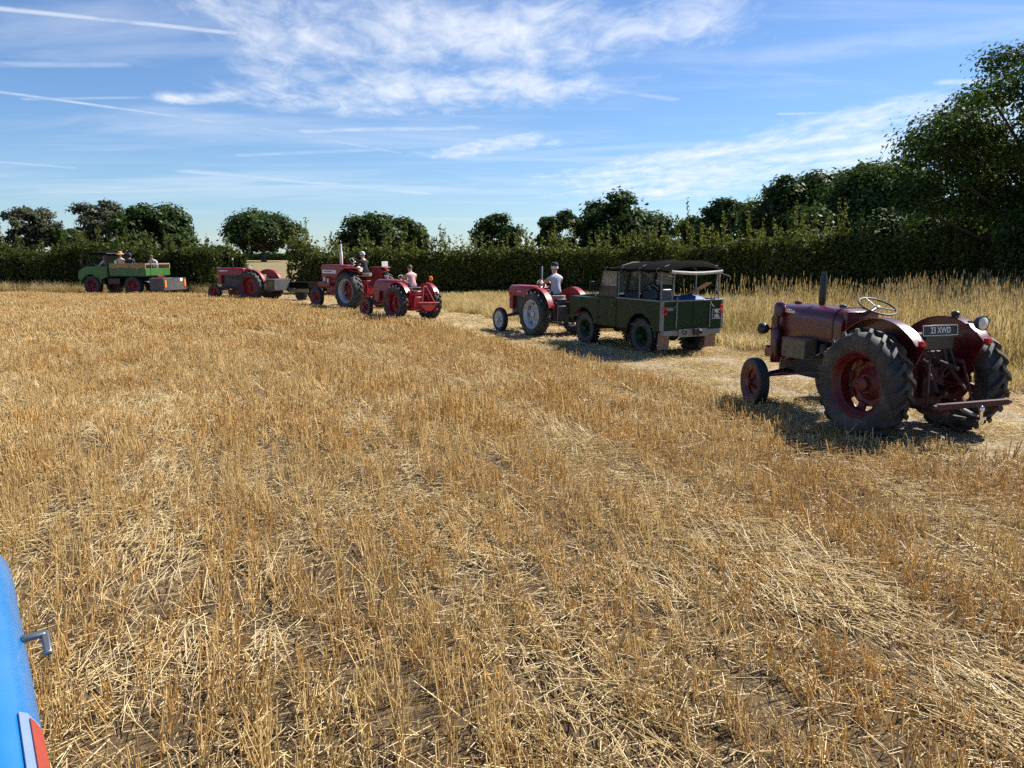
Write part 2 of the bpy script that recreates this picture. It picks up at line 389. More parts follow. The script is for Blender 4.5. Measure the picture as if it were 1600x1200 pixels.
M_STALK = leafy('standing_straw', (0.42, 0.265, 0.088), (0.95, 0.76, 0.39), 0.40, 0.04, (0.92, 0.79, 0.60), 0.7)
M_STRAW = leafy('loose_straw', (0.48, 0.33, 0.13), (0.88, 0.72, 0.41), 0.25, 0.05)

def in_view(x, y, margin=3.0, near=1.0, far=62):
    return (y > near) & (y < far) & (np.abs(x) < 0.69 * y + margin)

def row_piece(seed, n, L, rad, hmu):
    q = np.random.default_rng(seed)
    b = np.stack([q.normal(0, 0.024, n), q.uniform(-L / 2, L / 2, n), np.full(n, -0.01)], 1)
    h = np.clip(q.normal(hmu, hmu * 0.2, n), 0.04, 0.3); ln = q.normal(0, 0.17, (n, 2)); bent = q.random(n) < 0.15; ln[bent] *= 4
    t = b + np.stack([ln[:, 0] * h, ln[:, 1] * h, h * np.where(bent, 0.75, 1)], 1)
    r = rad * q.uniform(0.75, 1.25, n); v, f = prism_straws(n, b, t, r, r * 0.85)
    parts = [(v, f, np.repeat(q.beta(1.6, 1.6, n), 3))]
    k = n // 3                                  # torn leaf sheaths hanging off the stalks
    b2 = b[:k] + (t[:k] - b[:k]) * q.uniform(0.3, 0.8, (k, 1)); t2 = b2 + np.stack([q.normal(0, 0.03, k), q.normal(0, 0.03, k), q.uniform(-0.05, 0.03, k)], 1)
    v, f = prism_straws(k, b2, t2, np.full(k, rad * 1.1), np.full(k, rad * 0.3)); parts.append((v, f, np.repeat(q.uniform(0.4, 1, k), 3)))
    return parts
rows_near = [proto('p', row_piece(i, 36, 0.5, 0.0029, 0.19), M_STALK) for i in range(10)]
rows_far = [proto('p', row_piece(50 + i, 24, 0.55, 0.0050, 0.19), M_STALK) for i in range(6)] + [proto('p', row_piece(70 + i, 13, 0.6, 0.0095, 0.19), M_STALK) for i in range(6)]
def litter_piece(seed, n, along=False, rad=0.0024):
    q = np.random.default_rng(seed); rr = 0.42 * np.sqrt(q.random(n)); a = q.random(n) * 6.283
    c = np.stack([rr * np.cos(a), rr * np.sin(a), q.uniform(0.006, 0.06, n)], 1)
    L = q.uniform(0.03, 0.22, n); d = q.random(n) * 6.283; el = q.normal(0, 0.16, n)
    if along: d = PI / 2 + q.normal(0, 0.22, n); L = q.uniform(0.10, 0.34, n); el = q.uniform(0.02, 0.42, n); c[:, 2] += L * 0.5 * np.sin(el)
    h = np.stack([np.cos(d) * np.cos(el), np.sin(d) * np.cos(el), np.sin(el)], 1) * (L / 2)[:, None]
    b, t = c - h, c + h; b[:, 2] = np.maximum(b[:, 2], 0.004); t[:, 2] = np.maximum(t[:, 2], 0.004)
    r = rad * q.uniform(0.6, 1.25, n); v, f = prism_straws(n, b, t, r, r)
    return [(v, f, np.repeat(q.beta(1.8, 1.4, n), 3))]
lit_near = [proto('p', litter_piece(100 + i, 40), M_STRAW) for i in range(7)]
lit_laid = [proto('p', litter_piece(200 + i, 56, True), M_STRAW) for i in range(5)]
lit_far = [proto('p', litter_piece(300 + i, 20, False, 0.0062), M_STRAW) for i in range(5)]

STRIPES = ((39.5, 0.36, 1.0), (38.3, 0.16, 0.6), (37.45, 0.30, 0.85), (36.3, 0.15, 0.6), (35.3, 0.28, 0.9), (34.4, 0.16, 0.55), (33.4, 0.28, 0.85), (41.5, 0.20, 0.7), (40.6, 0.12, 0.45), (32.3, 0.2, 0.6), (31.2, 0.3, 0.85), (29.2, 0.3, 0.85), (28.1, 0.2, 0.6), (27.0, 0.3, 0.8), (25, 0.3, 0.8), (22.9, 0.3, 0.8), (20.8, 0.3, 0.8), (43.0, 0.18, 0.5), (44.6, 0.25, 0.6), (46.4, 0.25, 0.6))
def flat_amount(r, x, y):
    f = np.zeros_like(r); wob = (vn3(x, y, 3.0) - 0.5) * 0.35
    for r0, w, a in STRIPES: f = np.maximum(f, (0.9 if r0 > 39 else 0.58) * a * np.exp(-((r + wob - r0) / w) ** 2))
    th = np.arctan2(y - C0[1], x - C0[0]); broken = 0.55 + 0.75 * vn2(r * 1.6, th * r * 0.45, 1.0)
    return np.clip(f * broken + 0.7 * np.clip(vn1(r * 1.5, th * r * 0.4, 1.0) - 0.70, 0, 1) * 2.4, 0, 1)

P_, R3, S3, I3 = [], [], [], []
for r in np.arange(8.0, 50.5, 0.142):
    arc_step = 0.47
    th = np.arange(R_(-4), R_(118), arc_step / r); rr = r + rng.normal(0, 0.026, len(th)) + 0.03 * np.sin(th * 130 + r * 7)
    th = th + rng.normal(0, 0.05, len(th)) / r
    x = C0[0] + rr * np.cos(th); y = C0[1] + rr * np.sin(th)
    ok = in_view(x, y) & (rr < edge_r(th) + rng.normal(0, 0.12, len(th)) - 0.15)
    x, y, th, rr = x[ok], y[ok], th[ok], rr[ok]
    if not len(x): continue
    fl = flat_amount(rr, x, y); keep = rng.random(len(x)) > fl * 0.80 + 0.10 * (vn2(x, y, 0.55) > 0.72)
    x, y, th, fl = x[keep], y[keep], th[keep], fl[keep]; d = np.hypot(x, y); far = d > 21
    n = len(x); flip = rng.integers(0, 2, n) * PI
    P_.append(np.stack([x, y, np.zeros(n)], 1))
    tilt = rng.normal(0, 0.07, (n, 2)) + np.stack([np.zeros(n), fl * 0.35 * rng.normal(0, 1, n)], 1)
    R3.append(np.stack([tilt[:, 0], tilt[:, 1], th + flip], 1))
    hz = (0.62 + 0.62 * vn1(x + 40, y, 2.2) + 0.2 * rng.random(n)) * (1 - 0.45 * fl)
    S3.append(np.stack([np.ones(n), np.ones(n), hz], 1))
    I3.append(np.where(far, 16 + rng.integers(0, 6, n), np.where(d > 8.5, 10 + rng.integers(0, 6, n), rng.integers(0, 10, n))))
scatter('stubble', np.concatenate(P_), np.concatenate(R3), np.concatenate(S3), np.concatenate(I3), rows_near + rows_far,
        'golden cut cereal stubble standing in curved rows over the field', 'stubble')
N_ST = sum(len(q) for q in P_)

n = 68000                                     # loose straw: even in distance so that near and far get their share
d = rng.uniform(1.2, 46, n); x = rng.uniform(-1, 1, n) * (0.70 * d + 2.6); y = d
r, th = polar(x, y); fl = flat_amount(r, x, y)
dens = np.clip(0.04 + 0.20 * vn2(x, y, 1.3) * vn4(x, y, 0.5) + 0.66 * fl, 0, 1) * np.where((r > edge_r(th) + 0.2) & (np.minimum(np.abs(r - 43.8), np.abs(r - 45.4)) < 0.35), 0.25, 1.0)
ok = (r < track_r(th) + 0.6) & (rng.random(n) < dens * np.clip(d / 14, 0.28, 1.0) * np.where(d < 14, 1, 0.85))
x, y, th, fl, d = x[ok], y[ok], th[ok], fl[ok], d[ok]; n = len(x)
laid = (rng.random(n) < fl * 0.65) & (d < 24)
idx = np.where(d > 17, 12 + rng.integers(0, 5, n), np.where(laid, 7 + rng.integers(0, 5, n), rng.integers(0, 7, n)))
rz = np.where(laid, th + np.where(rng.random(n) < 0.75, PI, 0) + rng.normal(0, 0.12, n), rng.random(n) * 6.28)
scatter('loose_straw', np.stack([x, y, np.zeros(n)], 1), np.stack([np.zeros(n), np.zeros(n), rz], 1), np.ones((n, 3)), idx, lit_near + lit_laid + lit_far,
        'pale loose straw lying flat between the stubble rows', 'straw')

# ---------------------------------------------------------------- dry grass
def blades(seed, n, h0, h1, w, spread, heads=0.0, droop=0.25):
    q = np.random.default_rng(seed); parts = []
    a = q.random(n) * 6.283; rr = spread * np.sqrt(q.random(n)); b = np.stack([rr * np.cos(a), rr * np.sin(a), np.full(n, -0.01)], 1)
    h = q.uniform(h0, h1, n); le = q.normal(0, droop, (n, 2)); face = q.random(n) * PI
    side = np.stack([np.cos(face), np.sin(face), np.zeros(n)], 1) * (w * q.uniform(0.6, 1.3, n))[:, None]
    mid = b + np.stack([le[:, 0] * h * 0.25, le[:, 1] * h * 0.25, h * 0.55], 1); top = b + np.stack([le[:, 0] * h, le[:, 1] * h, h * (1 - 0.3 * np.abs(le[:, 0]))], 1)
    V_ = np.stack([b - side, b + side, mid + side * 0.8, mid - side * 0.8, top + side * 0.15, top - side * 0.15], 1).reshape(-1, 3)
    F_ = (np.array([[0, 1, 2, 3], [3, 2, 4, 5]])[None] + (np.arange(n) * 6)[:, None, None]).reshape(-1, 4)
    parts.append((V_, F_, np.repeat(q.random(n), 2)))
    k = int(n * heads)
    if k:                                     # seed heads: small fat spindles on the tips
        t = top[:k]; up = t + np.stack([le[:k, 0] * 0.05, le[:k, 1] * 0.05, q.uniform(0.05, 0.11, k)], 1)
        v, f = prism_straws(k, t - np.array([[0, 0, 0.02]]), up, np.full(k, 0.010), np.full(k, 0.004)); parts.append((v, f, np.repeat(q.uniform(0.6, 1.0, k), 3)))
    return parts
M_DRY = leafy('dry_grass', (0.32, 0.235, 0.09), (0.78, 0.62, 0.32), 0.45, 0.02, (0.72, 0.68, 0.46), 0.35)
M_GRN = leafy('green_gold_grass', (0.13, 0.13, 0.03), (0.42, 0.34, 0.10), 0.45, 0.02)
tall = [proto('p', blades(400 + i, 55, 0.28, 0.74, 0.006, 0.24, 0.10), M_DRY) for i in range(5)] + [proto('p', blades(410 + i, 60, 0.25, 0.66, 0.007, 0.24), M_GRN) for i in range(3)] + \
       [proto('p', blades(420 + i, 9, 0.75, 1.42, 0.006, 0.3, 1.0, 0.1), M_DRY) for i in range(3)]
short = [proto('p', blades(430 + i, 50, 0.10, 0.34, 0.006, 0.22, 0.0, 0.5), M_DRY) for i in range(4)]
n = 19000
d = rng.uniform(8, 46, n); x = rng.uniform(-0.24, 0.76, n) * d + rng.uniform(-1, 1, n); y = d; r, th = polar(x, y)
def hedge_y(x): return np.interp(x, [-16, -3, 4, 12, 20, 27, 33, 40], [42.6, 41.2, 39.8, 36, 31, 25.5, 19, 10])
deg = np.degrees(th); inn = track_r(th) + 0.15 + 0.5 * vn1(x, y, 1.2)
ok = (r > inn) & (y < hedge_y(x) + 0.4) & (deg < 53)
x, y, r, deg, inn = x[ok], y[ok], r[ok], deg[ok], inn[ok]; n = len(x)
grow = np.clip((r - inn) / 1.6, 0.25, 1) * np.clip((44 - deg) / 12, 0.24, 1) * (0.42 + 0.62 * vn2(x, y, 2.5) + 0.36 * vn4(x, y, 0.8))
k = rng.random(n); idx = np.where(k < 0.46, rng.integers(0, 5, n), np.where(k < 0.74, 5 + rng.integers(0, 3, n), 8 + rng.integers(0, 3, n)))
low_ = (grow < 0.4) & (k < 0.75); idx = np.where(low_, 11 + rng.integers(0, 4, n), idx)
sc = np.where(low_, 1.3, grow)
scatter('tall_dry_grass', np.stack([x, y, np.zeros(n)], 1), np.stack([np.zeros(n), np.zeros(n), rng.random(n) * 6.28], 1), np.stack([np.ones(n), np.ones(n), sc], 1), idx, tall + short,
        'tall golden dry meadow grass with seed heads in front of the hedge', 'grass')
# short wisps on the track and along the foot of the hedge behind the truck
n = 9000; d = rng.uniform(7.5, 44, n); x = rng.uniform(-0.72, 0.72, n) * d; y = d; r, th = polar(x, y)
ok = (r > edge_r(th) - 0.3) & (r < track_r(th) + 0.6) & (rng.random(n) < 0.12 + 0.9 * (vn3(x, y, 0.9) > 0.55))
x, y = x[ok], y[ok]
m_ = 2600; x2 = rng.uniform(-45, -14, m_); y2 = np.interp(x2, [-50, -31, -18, -14], [48.5, 45.2, 42.6, 42.4]) + rng.uniform(-0.9, 1.2, m_)
is_verge = np.concatenate([np.zeros(len(x)), np.ones(m_)]); x = np.concatenate([x, x2]); y = np.concatenate([y, y2]); n = len(x)
sz = np.where(is_verge > 0, rng.uniform(0.9, 2.3, n), rng.uniform(0.15, 0.45, n))
scatter('track_grass', np.stack([x, y, np.zeros(n)], 1), np.stack([np.zeros(n), np.zeros(n), rng.random(n) * 6.28], 1), np.stack([np.ones(n), np.ones(n), sz], 1), rng.integers(0, 4, n),
        [proto('p', blades(440 + i, 40, 0.08, 0.36, 0.006, 0.28, 0.0, 0.6), M_DRY) for i in range(4)], 'short bleached grass on the farm track and hedge foot', 'grass')

# ---------------------------------------------------------------- foliage
def leaf_quads(c, nrm, size, q, elong=1.5):
    n = len(c); nrm = nrm / (np.linalg.norm(nrm, axis=1, keepdims=True) + 1e-9)
    a = q.normal(0, 1, (n, 3)); u = np.cross(nrm, a); u /= np.linalg.norm(u, axis=1, keepdims=True) + 1e-9; w = np.cross(nrm, u)
    s = (size * q.uniform(0.6, 1.35, n))[:, None]; u = u * s * 0.5 * elong; w = w * s * 0.5
    V_ = np.stack([c - u, c + w * 0.9, c + u, c - w * 0.9], 1).reshape(-1, 3)
    return V_, np.arange(n * 4).reshape(-1, 4)
M_BARK = mat('oak_bark', (0.10, 0.078, 0.058), 0.9, 0, 0.3, 9, bump=0.6)
M_OAK = leafy('oak_leaf', (0.016, 0.036, 0.006), (0.098, 0.145, 0.026), 0.40, 0.015)
M_OAK2 = leafy('far_oak_leaf', (0.016, 0.034, 0.008), (0.066, 0.104, 0.025), 0.32, 0.01)
M_GREYLEAF = leafy('thin_grey_green_leaf', (0.040, 0.048, 0.026), (0.105, 0.105, 0.062), 0.3, 0.01)
M_HEDGE = leafy('hedge_leaf', (0.015, 0.028, 0.005), (0.115, 0.135, 0.024), 0.42, 0.01)
M_HEDGE2 = leafy('hawthorn_leaf', (0.018, 0.032, 0.005), (0.180, 0.195, 0.034), 0.46, 0.01)

def tree(name, label, x, y, z0, height, width, n_lobe, n_leaf, leaf, m, seed, base=0.28, lobe=0.2, spread=1.0, group=None, cat='tree', squash=1.0, trunk_r=None, lean=0.0, hollow=0.5, limbs=True):
    q = np.random.default_rng(seed); root = empty(name, (x, y, z0), 0, label=label, cat=cat, group=group)
    rx = width / 2; zc = height * (base + (1 - base) * 0.42); up = height - zc; dn = zc - height * base
    lr0 = width * lobe
    ctr = []
    while len(ctr) < n_lobe:
        p = q.normal(0, 1, 3); p /= np.linalg.norm(p); k = q.uniform(hollow, 1.0) ** 0.6 * q.uniform(0.86, 1.10)
        r_h = rx - lr0 * 0.55; cz = p[2] * k * ((up - lr0 * 0.5) if p[2] > 0 else dn)
        c = np.array([p[0] * k * r_h * spread, p[1] * k * r_h * spread * squash, zc + cz])
        c[0] += lean * (c[2] / height)
        ctr.append(c)
    ctr = np.array(ctr); lr = lr0 * q.uniform(0.55, 1.42, n_lobe)
    pick = q.choice(n_lobe, n_leaf, p=lr ** 2 / (lr ** 2).sum())
    dv = q.normal(0, 1, (n_leaf, 3)); dv /= np.linalg.norm(dv, axis=1, keepdims=True); dv[:, 2] = np.where(dv[:, 2] < -0.35, -dv[:, 2] * 0.6, dv[:, 2])
    # leaves sit in sprays: jitter each lobe's surface into small bunches
    nb = 14; bunch = q.normal(0, 1, (n_lobe, nb, 3)); bunch /= np.linalg.norm(bunch, axis=2, keepdims=True); bunch[:, :, 2] = np.where(bunch[:, :, 2] < -0.4, -bunch[:, :, 2], bunch[:, :, 2])
    bp = bunch[pick, q.integers(0, nb, n_leaf)]
    rad = q.uniform(0.45, 1.02, n_leaf) ** 0.7
    P = ctr[pick] + (bp * 0.62 * rad[:, None] + dv * 0.55 * q.random((n_leaf, 1)) ** 0.5) * lr[pick][:, None] * np.array([1, 1, 0.80])
    nr = dv * 0.9 + bp * 0.4 + np.array([0, 0, 0.45]) + q.normal(0, 0.45, (n_leaf, 3))
    v, f = leaf_quads(P, nr, np.full(n_leaf, leaf), q)
    mesh_obj('crown', np_mesh('crown', v, f, {'rnd': np.clip(q.beta(1.6, 2.2, n_leaf) + 0.17 * q.normal(0, 1, n_lobe)[pick], 0, 1)}, m), root)
    tr = trunk_r or width * 0.030; mb = MB(); fork = height * (base * 0.9 + 0.06)
    mb.tube([(0, 0, -0.15), (0.02 * width * 0.2, 0, fork * 0.35), (lean * 0.1, 0, fork), (lean * 0.3, 0, zc * 1.05), (lean * 0.6, 0, zc + up * 0.55)], [tr * 1.45, tr * 1.05, tr * 0.9, tr * 0.5, tr * 0.12], 9)
    if limbs:
        for i in range(n_lobe):
            c = ctr[i]; s = q.uniform(0.0, 0.75); st = np.array([lean * 0.2 * s, 0, fork + (zc - fork) * s * 0.9])
            md_ = st * 0.45 + c * 0.55 + np.array([0, 0, -0.06 * height * q.random()]) + q.normal(0, 0.02 * width, 3); r0 = tr * q.uniform(0.22, 0.42)
            mb.tube([st, (st + md_) / 2 + q.normal(0, 0.012 * width, 3), md_, c, c + (c - md_) * 0.08], [r0, r0 * 0.8, r0 * 0.55, r0 * 0.28, r0 * 0.08], 5, caps=False)
    mb.build('trunk', M_BARK, root)
    return root

def hedge(name, label, pts, hgt, thick, n_leaf, leaf, m, seed, shoots=260, group=None):
    """pts: base line (x, y); hgt(s) height at fraction s"""
    q = np.random.default_rng(seed); pts = np.array(pts, float); seg = np.hypot(*np.diff(pts, axis=0).T); cum = np.r_[0, np.cumsum(seg)]; L = cum[-1]
    root = empty(name, (pts[0][0], pts[0][1], 0), 0, label=label, cat='hedge', group=group); o = pts[0]
    vn = VN(seed)
    def at(s):
        d = s * L; px = np.interp(d, cum, pts[:, 0]); py = np.interp(d, cum, pts[:, 1]); e = 0.5
        tx = np.interp(d + e, cum, pts[:, 0]) - np.interp(d - e, cum, pts[:, 0]); ty = np.interp(d + e, cum, pts[:, 1]) - np.interp(d - e, cum, pts[:, 1]); ln = np.hypot(tx, ty) + 1e-9
        return px - o[0], py - o[1], -ty / ln, tx / ln
    def H(s): return hgt(s) * (0.70 + 0.34 * vn(s * L, 0 * s, 2.2) + 0.30 * vn(s * L, 0 * s + 5, 6.5) + 0.14 * vn(s * L, 0 * s + 9, 0.8))
    n = n_leaf; s = q.random(n); px, py, nx, ny = at(s); h = H(s)
    # cross-section: an upright rounded box, leaves bunched on its skin
    ang = q.uniform(-0.25, PI + 0.25, n); k = q.uniform(0.62, 1.0, n) ** 0.5
    lump = 0.80 + 0.40 * vn(s * L, np.cos(ang) * 3 + 5, 0.9)
    cx = np.sign(np.cos(ang)) * np.abs(np.cos(ang)) ** 0.55 * thick / 2 * k * lump; cz = h * 0.46 + np.sign(np.sin(ang)) * np.abs(np.sin(ang)) ** 0.6 * h * 0.54 * k
    side = q.random(n) < 0.55; cz = np.where(side, q.uniform(0.05, 0.98, n) * h, cz); cx = np.where(side, np.where(q.random(n) < 0.72, -1, 1) * thick / 2 * k * (0.72 + 0.5 * vn(s * L * 1.0, cz * 1.3, 0.75)), cx)
    P = np.stack([px + nx * -cx * -1, py + ny * -cx * -1, cz], 1) + q.normal(0, 0.05, (n, 3))
    nr = np.stack([nx * cx, ny * cx, (cz / h - 0.3) * 1.2], 1) + q.normal(0, 0.6, (n, 3))
    v, f = leaf_quads(P, nr, np.full(n, leaf), q); parts = [(v, f, np.clip(q.beta(1.5, 2.0, n) * (0.75 + 0.5 * vn(s * L, cz, 1.4)), 0, 1))]
    mb = MB()
    for i in range(shoots):                    # long shoots standing above the cut line
        s_ = q.random(); px_, py_, nx_, ny_ = at(s_); hh = float(H(s_)); ln = q.gamma(2.2, 0.24); off = q.normal(0, thick * 0.25); b = np.array([px_ + nx_ * off, py_ + ny_ * off, hh * 0.85])
        t = b + np.array([q.normal(0, 0.13) * ln, q.normal(0, 0.13) * ln, hh * 0.15 + ln]); mb.tube([b, t], [0.010, 0.004], 4, caps=False)
        m_ = int(10 + 26 * ln); u = q.random(m_) ** 0.8; PP = b + (t - b) * u[:, None] + q.normal(0, 0.055, (m_, 3))
        v, f = leaf_quads(PP, q.normal(0, 1, (m_, 3)) + np.array([0, 0, 0.3]), np.full(m_, leaf * 0.85), q); parts.append((v, f, q.uniform(0.35, 1.0, m_)))
    v, f, a = merge(parts); mesh_obj('foliage', np_mesh('foliage', v, f, {'rnd': a}, m), root)
    # stems at the foot, then a solid core
    for i in range(int(L * 2.2) if shoots else 0):
        s_ = q.random(); px_, py_, nx_, ny_ = at(s_); off = q.normal(0, thick * 0.16); b = (px_ + nx_ * off, py_ + ny_ * off, -0.05); hh = float(H(s_))
        mb.tube([b, (b[0] + q.normal(0, 0.15), b[1] + q.normal(0, 0.15), hh * 0.45), (b[0] + q.normal(0, 0.3), b[1] + q.normal(0, 0.3), hh * 0.85)], [0.035, 0.022, 0.008], 5, caps=False)
    if shoots: tag(mb.build('stems', M_BARK, root), kind='stuff')
    secs = []; ns = int(L / 0.7) + 2
    for i in range(ns):
        s_ = i / (ns - 1); px_, py_, nx_, ny_ = at(s_); hh = float(H(s_)) * min(1, 0.25 + 1.2 * min(i, ns - 1 - i) / 3); row = []
        for k in range(12):
            a = 2 * PI * k / 12; w_ = thick * 0.33 * min(1, 0.15 + min(i, ns - 1 - i) / 3) * (0.8 + 0.4 * q.random()); cx = math.copysign(abs(math.cos(a)) ** 0.5, math.cos(a)) * w_; cz = hh * 0.46 + math.copysign(abs(math.sin(a)) ** 0.5, math.sin(a)) * hh * 0.40 * (0.92 + 0.12 * q.random())
            row.append((px_ + nx_ * cx, py_ + ny_ * cx, cz))
        secs.append(row)
    cm = MB().loft(secs).build('light_blocking_core', m, root); return root  # solid core added inside the leaves to block light

hedge('hedge', 'long untrimmed hawthorn hedge with pale green shoots behind the convoy and tall grass',
      [(-12.0, 42.9), (-3, 41.9), (4, 40.4), (12, 36.8), (20, 31.8), (27, 26.2), (34, 19), (40, 11)], lambda s: 2.28 + 0.0 * s, 2.2, 105000, 0.115, M_HEDGE2, 21, 700)
hedge('hedge', 'dense dark hedge behind the green truck', [(-15.6, 43.2), (-18.5, 44.6), (-31.5, 47.4), (-46, 50.5), (-62, 53)], lambda s: 2.42 + 0.0 * s, 2.4, 85000, 0.125, M_HEDGE, 22, 330)
hedge('hedge', 'low distant hedge line across the pale field', [(-110, 200), (-60, 196), (-20, 199), (60, 190)], lambda s: 2.2 + 0 * s, 3.0, 16000, 0.45, M_OAK2, 23, 0)

def tpx(px, depth): return (px - 800) / FPX * depth
def thgt(py, depth): return EYE + (398 - py) * depth / FPX
def T(name, label, px0, px1, top, depth, n_lobe, n_leaf, leaf, m, seed, **kw):
    w = (px1 - px0) / FPX * depth; return tree(name, label, tpx((px0 + px1) / 2, depth), depth, kw.pop('z0', 0.0), thgt(top, depth) - kw.pop('zz', 0.0), w, n_lobe, n_leaf, leaf, m, seed, **kw)
T('oak_tree', 'lone round oak standing in the pale field beyond the hedge gap', 358, 476, 333, 165, 46, 26000, 0.42, M_OAK2, 31, base=0.16, lobe=0.20, z0=0.55, zz=0.55, hollow=0.62)
T('ash_tree', 'thin grey-green tree standing alone beside the small dark tree beyond the dark hedge', 16, 108, 324, 118, 34, 9500, 0.34, M_GREYLEAF, 32, lobe=0.20, base=0.2, hollow=0.6)
T('ash_tree', 'brownish grey thin-leaved tree touching the round dark tree above the green truck', 132, 222, 319, 120, 34, 9500, 0.34, M_GREYLEAF, 33, lobe=0.20, base=0.2, hollow=0.6)
T('oak_tree', 'broad dark green domed tree above the green truck', 188, 314, 325, 115, 50, 24000, 0.40, M_OAK2, 34, base=0.05, lobe=0.20, hollow=0.65)
T('bush_tree', 'small dark tree between the two thin grey trees', 92, 150, 349, 108, 18, 7000, 0.38, M_OAK2, 35, base=0.05, lobe=0.2)
T('bush_tree', 'small green tree at the outer end of the dark hedge', -30, 22, 352, 100, 18, 7000, 0.36, M_OAK2, 36, base=0.05, lobe=0.2)
T('bush_tree', 'low rounded bush beside the hedge gap near the lone oak', 305, 384, 374, 72, 22, 9000, 0.24, M_OAK2, 37, base=0.02, lobe=0.18)
T('oak_tree', 'wide low dark tree behind the red tractor with the white exhaust stack', 528, 640, 337, 115, 44, 20000, 0.38, M_OAK2, 38, base=0.04, lobe=0.20, hollow=0.65)
T('oak_tree', 'sloping shoulder tree joined to the wide low dark tree', 596, 680, 344, 118, 32, 14000, 0.38, M_OAK2, 39, base=0.04, lobe=0.21, hollow=0.65)
T('oak_tree', 'small round oak standing alone above the hawthorn hedge', 738, 822, 341, 110, 34, 16000, 0.34, M_OAK2, 40, base=0.12, lobe=0.21, hollow=0.6)
T('oak_tree', 'narrow upright oak above the driver in the flat cap', 838, 908, 333, 92, 34, 16000, 0.30, M_OAK2, 41, base=0.08, lobe=0.22, hollow=0.6)
T('oak_tree', 'large spreading oak above the green off-roader', 892, 1046, 310, 95, 54, 30000, 0.33, M_OAK2, 42, base=0.10, lobe=0.19, hollow=0.6)
T('oak_tree', 'small dark tree between the large spreading oak and the wood edge', 1036, 1116, 336, 90, 34, 20000, 0.28, M_OAK2, 43, base=0.02, lobe=0.24)
T('oak_tree', 'round dark oak at the end of the wood edge', 1092, 1200, 304, 76, 48, 34000, 0.25, M_OAK2, 44, base=0.02, lobe=0.22)
T('oak_tree', 'tall open-crowned oak with a light gap, second along the wood edge', 1158, 1330, 270, 66, 60, 52000, 0.22, M_OAK, 45, base=0.02, lobe=0.20)
T('oak_tree', 'big dense oak in the wood edge beside the overhanging oak', 1272, 1482, 244, 57, 72, 66000, 0.20, M_OAK, 46, base=0.02, lobe=0.19)
T('oak_tree', 'lower shaded tree at the foot of the big dense oak', 1200, 1420, 330, 54, 50, 36000, 0.20, M_OAK, 50, base=0.01, lobe=0.20)
T('oak_tree', 'lower dark tree under the limbs of the overhanging oak', 1410, 1640, 300, 46, 60, 52000, 0.18, M_OAK, 47, base=0.01, lobe=0.19)
T('oak_tree', 'tall dark tree in the wood edge behind the overhanging oak', 1560, 1800, 262, 52, 50, 30000, 0.22, M_OAK, 48, base=0.02, lobe=0.20)
tree('oak_tree', 'tall overhanging oak with open leafy limbs against the bright cloud', 23.9, 32.0, 0, 11.5, 18.4, 150, 190000, 0.12, M_OAK, 52, base=0.03, lobe=0.098, hollow=0.36, trunk_r=0.42)
# ================================================================ vehicles
M_RUB = mat('tyre_rubber', (0.022, 0.022, 0.023), 0.72, 0, 0.25, 8, dust=0.65, dust_col=(0.13, 0.11, 0.082), bump=0.25)
M_RUBB = mat('clean_tyre_rubber', (0.018, 0.018, 0.02), 0.6, 0, 0.2, 8, dust=0.25, dust_col=(0.12, 0.10, 0.08), bump=0.2)
M_BLACK = mat('black_paint', (0.014, 0.014, 0.015), 0.45, 0, 0.2, 10, dust=0.2, dust_col=(0.1, 0.085, 0.07))
M_IRON = mat('greasy_iron', (0.05, 0.046, 0.042), 0.6, 0.3, 0.35, 18, dust=0.3, dust_col=(0.14, 0.11, 0.08), bump=0.2)
M_STEEL = mat('bare_steel', (0.55, 0.54, 0.52), 0.35, 0.9, 0.15, 20)
M_CHROME = mat('chrome', (0.75, 0.75, 0.76), 0.14, 1.0, 0.05, 20)
M_GALV = mat('galvanised_steel', (0.20, 0.21, 0.215), 0.55, 0.4, 0.15, 25)
M_NUF = mat('faded_maroon_paint', (0.082, 0.0045, 0.008), 0.28, 0, 0.16, 6, dust=0.10, dust_col=(0.22, 0.10, 0.06), coat=0.35)
M_NUFW = mat('dull_red_wheel_paint', (0.115, 0.008, 0.008), 0.5, 0, 0.2, 8, dust=0.2, dust_col=(0.2, 0.1, 0.06))
M_RED = mat('bright_red_paint', (0.25, 0.006, 0.013), 0.42, 0, 0.14, 6, dust=0.14, dust_col=(0.24, 0.09, 0.06), coat=0.12)
M_REDW = mat('red_wheel_paint', (0.23, 0.007, 0.013), 0.42, 0, 0.15, 8, dust=0.12, dust_col=(0.25, 0.12, 0.08))
M_GREYW = mat('silver_grey_wheel_paint', (0.46, 0.48, 0.50), 0.45, 0.1, 0.1, 9, dust=0.15)
M_GREYE = mat('grey_engine_paint', (0.045, 0.047, 0.05), 0.5, 0.1, 0.25, 12, dust=0.25, dust_col=(0.08, 0.065, 0.05))
M_WHITE = mat('white_paint', (0.74, 0.73, 0.70), 0.4, 0, 0.06, 8, dust=0.12)
M_GREENP = mat('deep_bronze_green_paint', (0.010, 0.030, 0.011), 0.40, 0, 0.2, 5, spec=0.16, dust=0.05, dust_col=(0.05, 0.055, 0.03))
M_TRUCKG = mat('bright_truck_green_paint', (0.040, 0.135, 0.028), 0.45, 0, 0.14, 5, dust=0.15, dust_col=(0.2, 0.18, 0.1))
M_CANVAS = mat('black_canvas', (0.008, 0.007, 0.006), 0.9, 0, 0.25, 16, bump=0.4, dust=0.06, dust_col=(0.02, 0.016, 0.012), spec=0.02)
M_TAIL = mat('red_lens', (0.55, 0.012, 0.012), 0.2, 0, 0.05, 20)
M_AMBER = mat('amber_lens', (0.75, 0.22, 0.02), 0.2, 0, 0.05, 20)
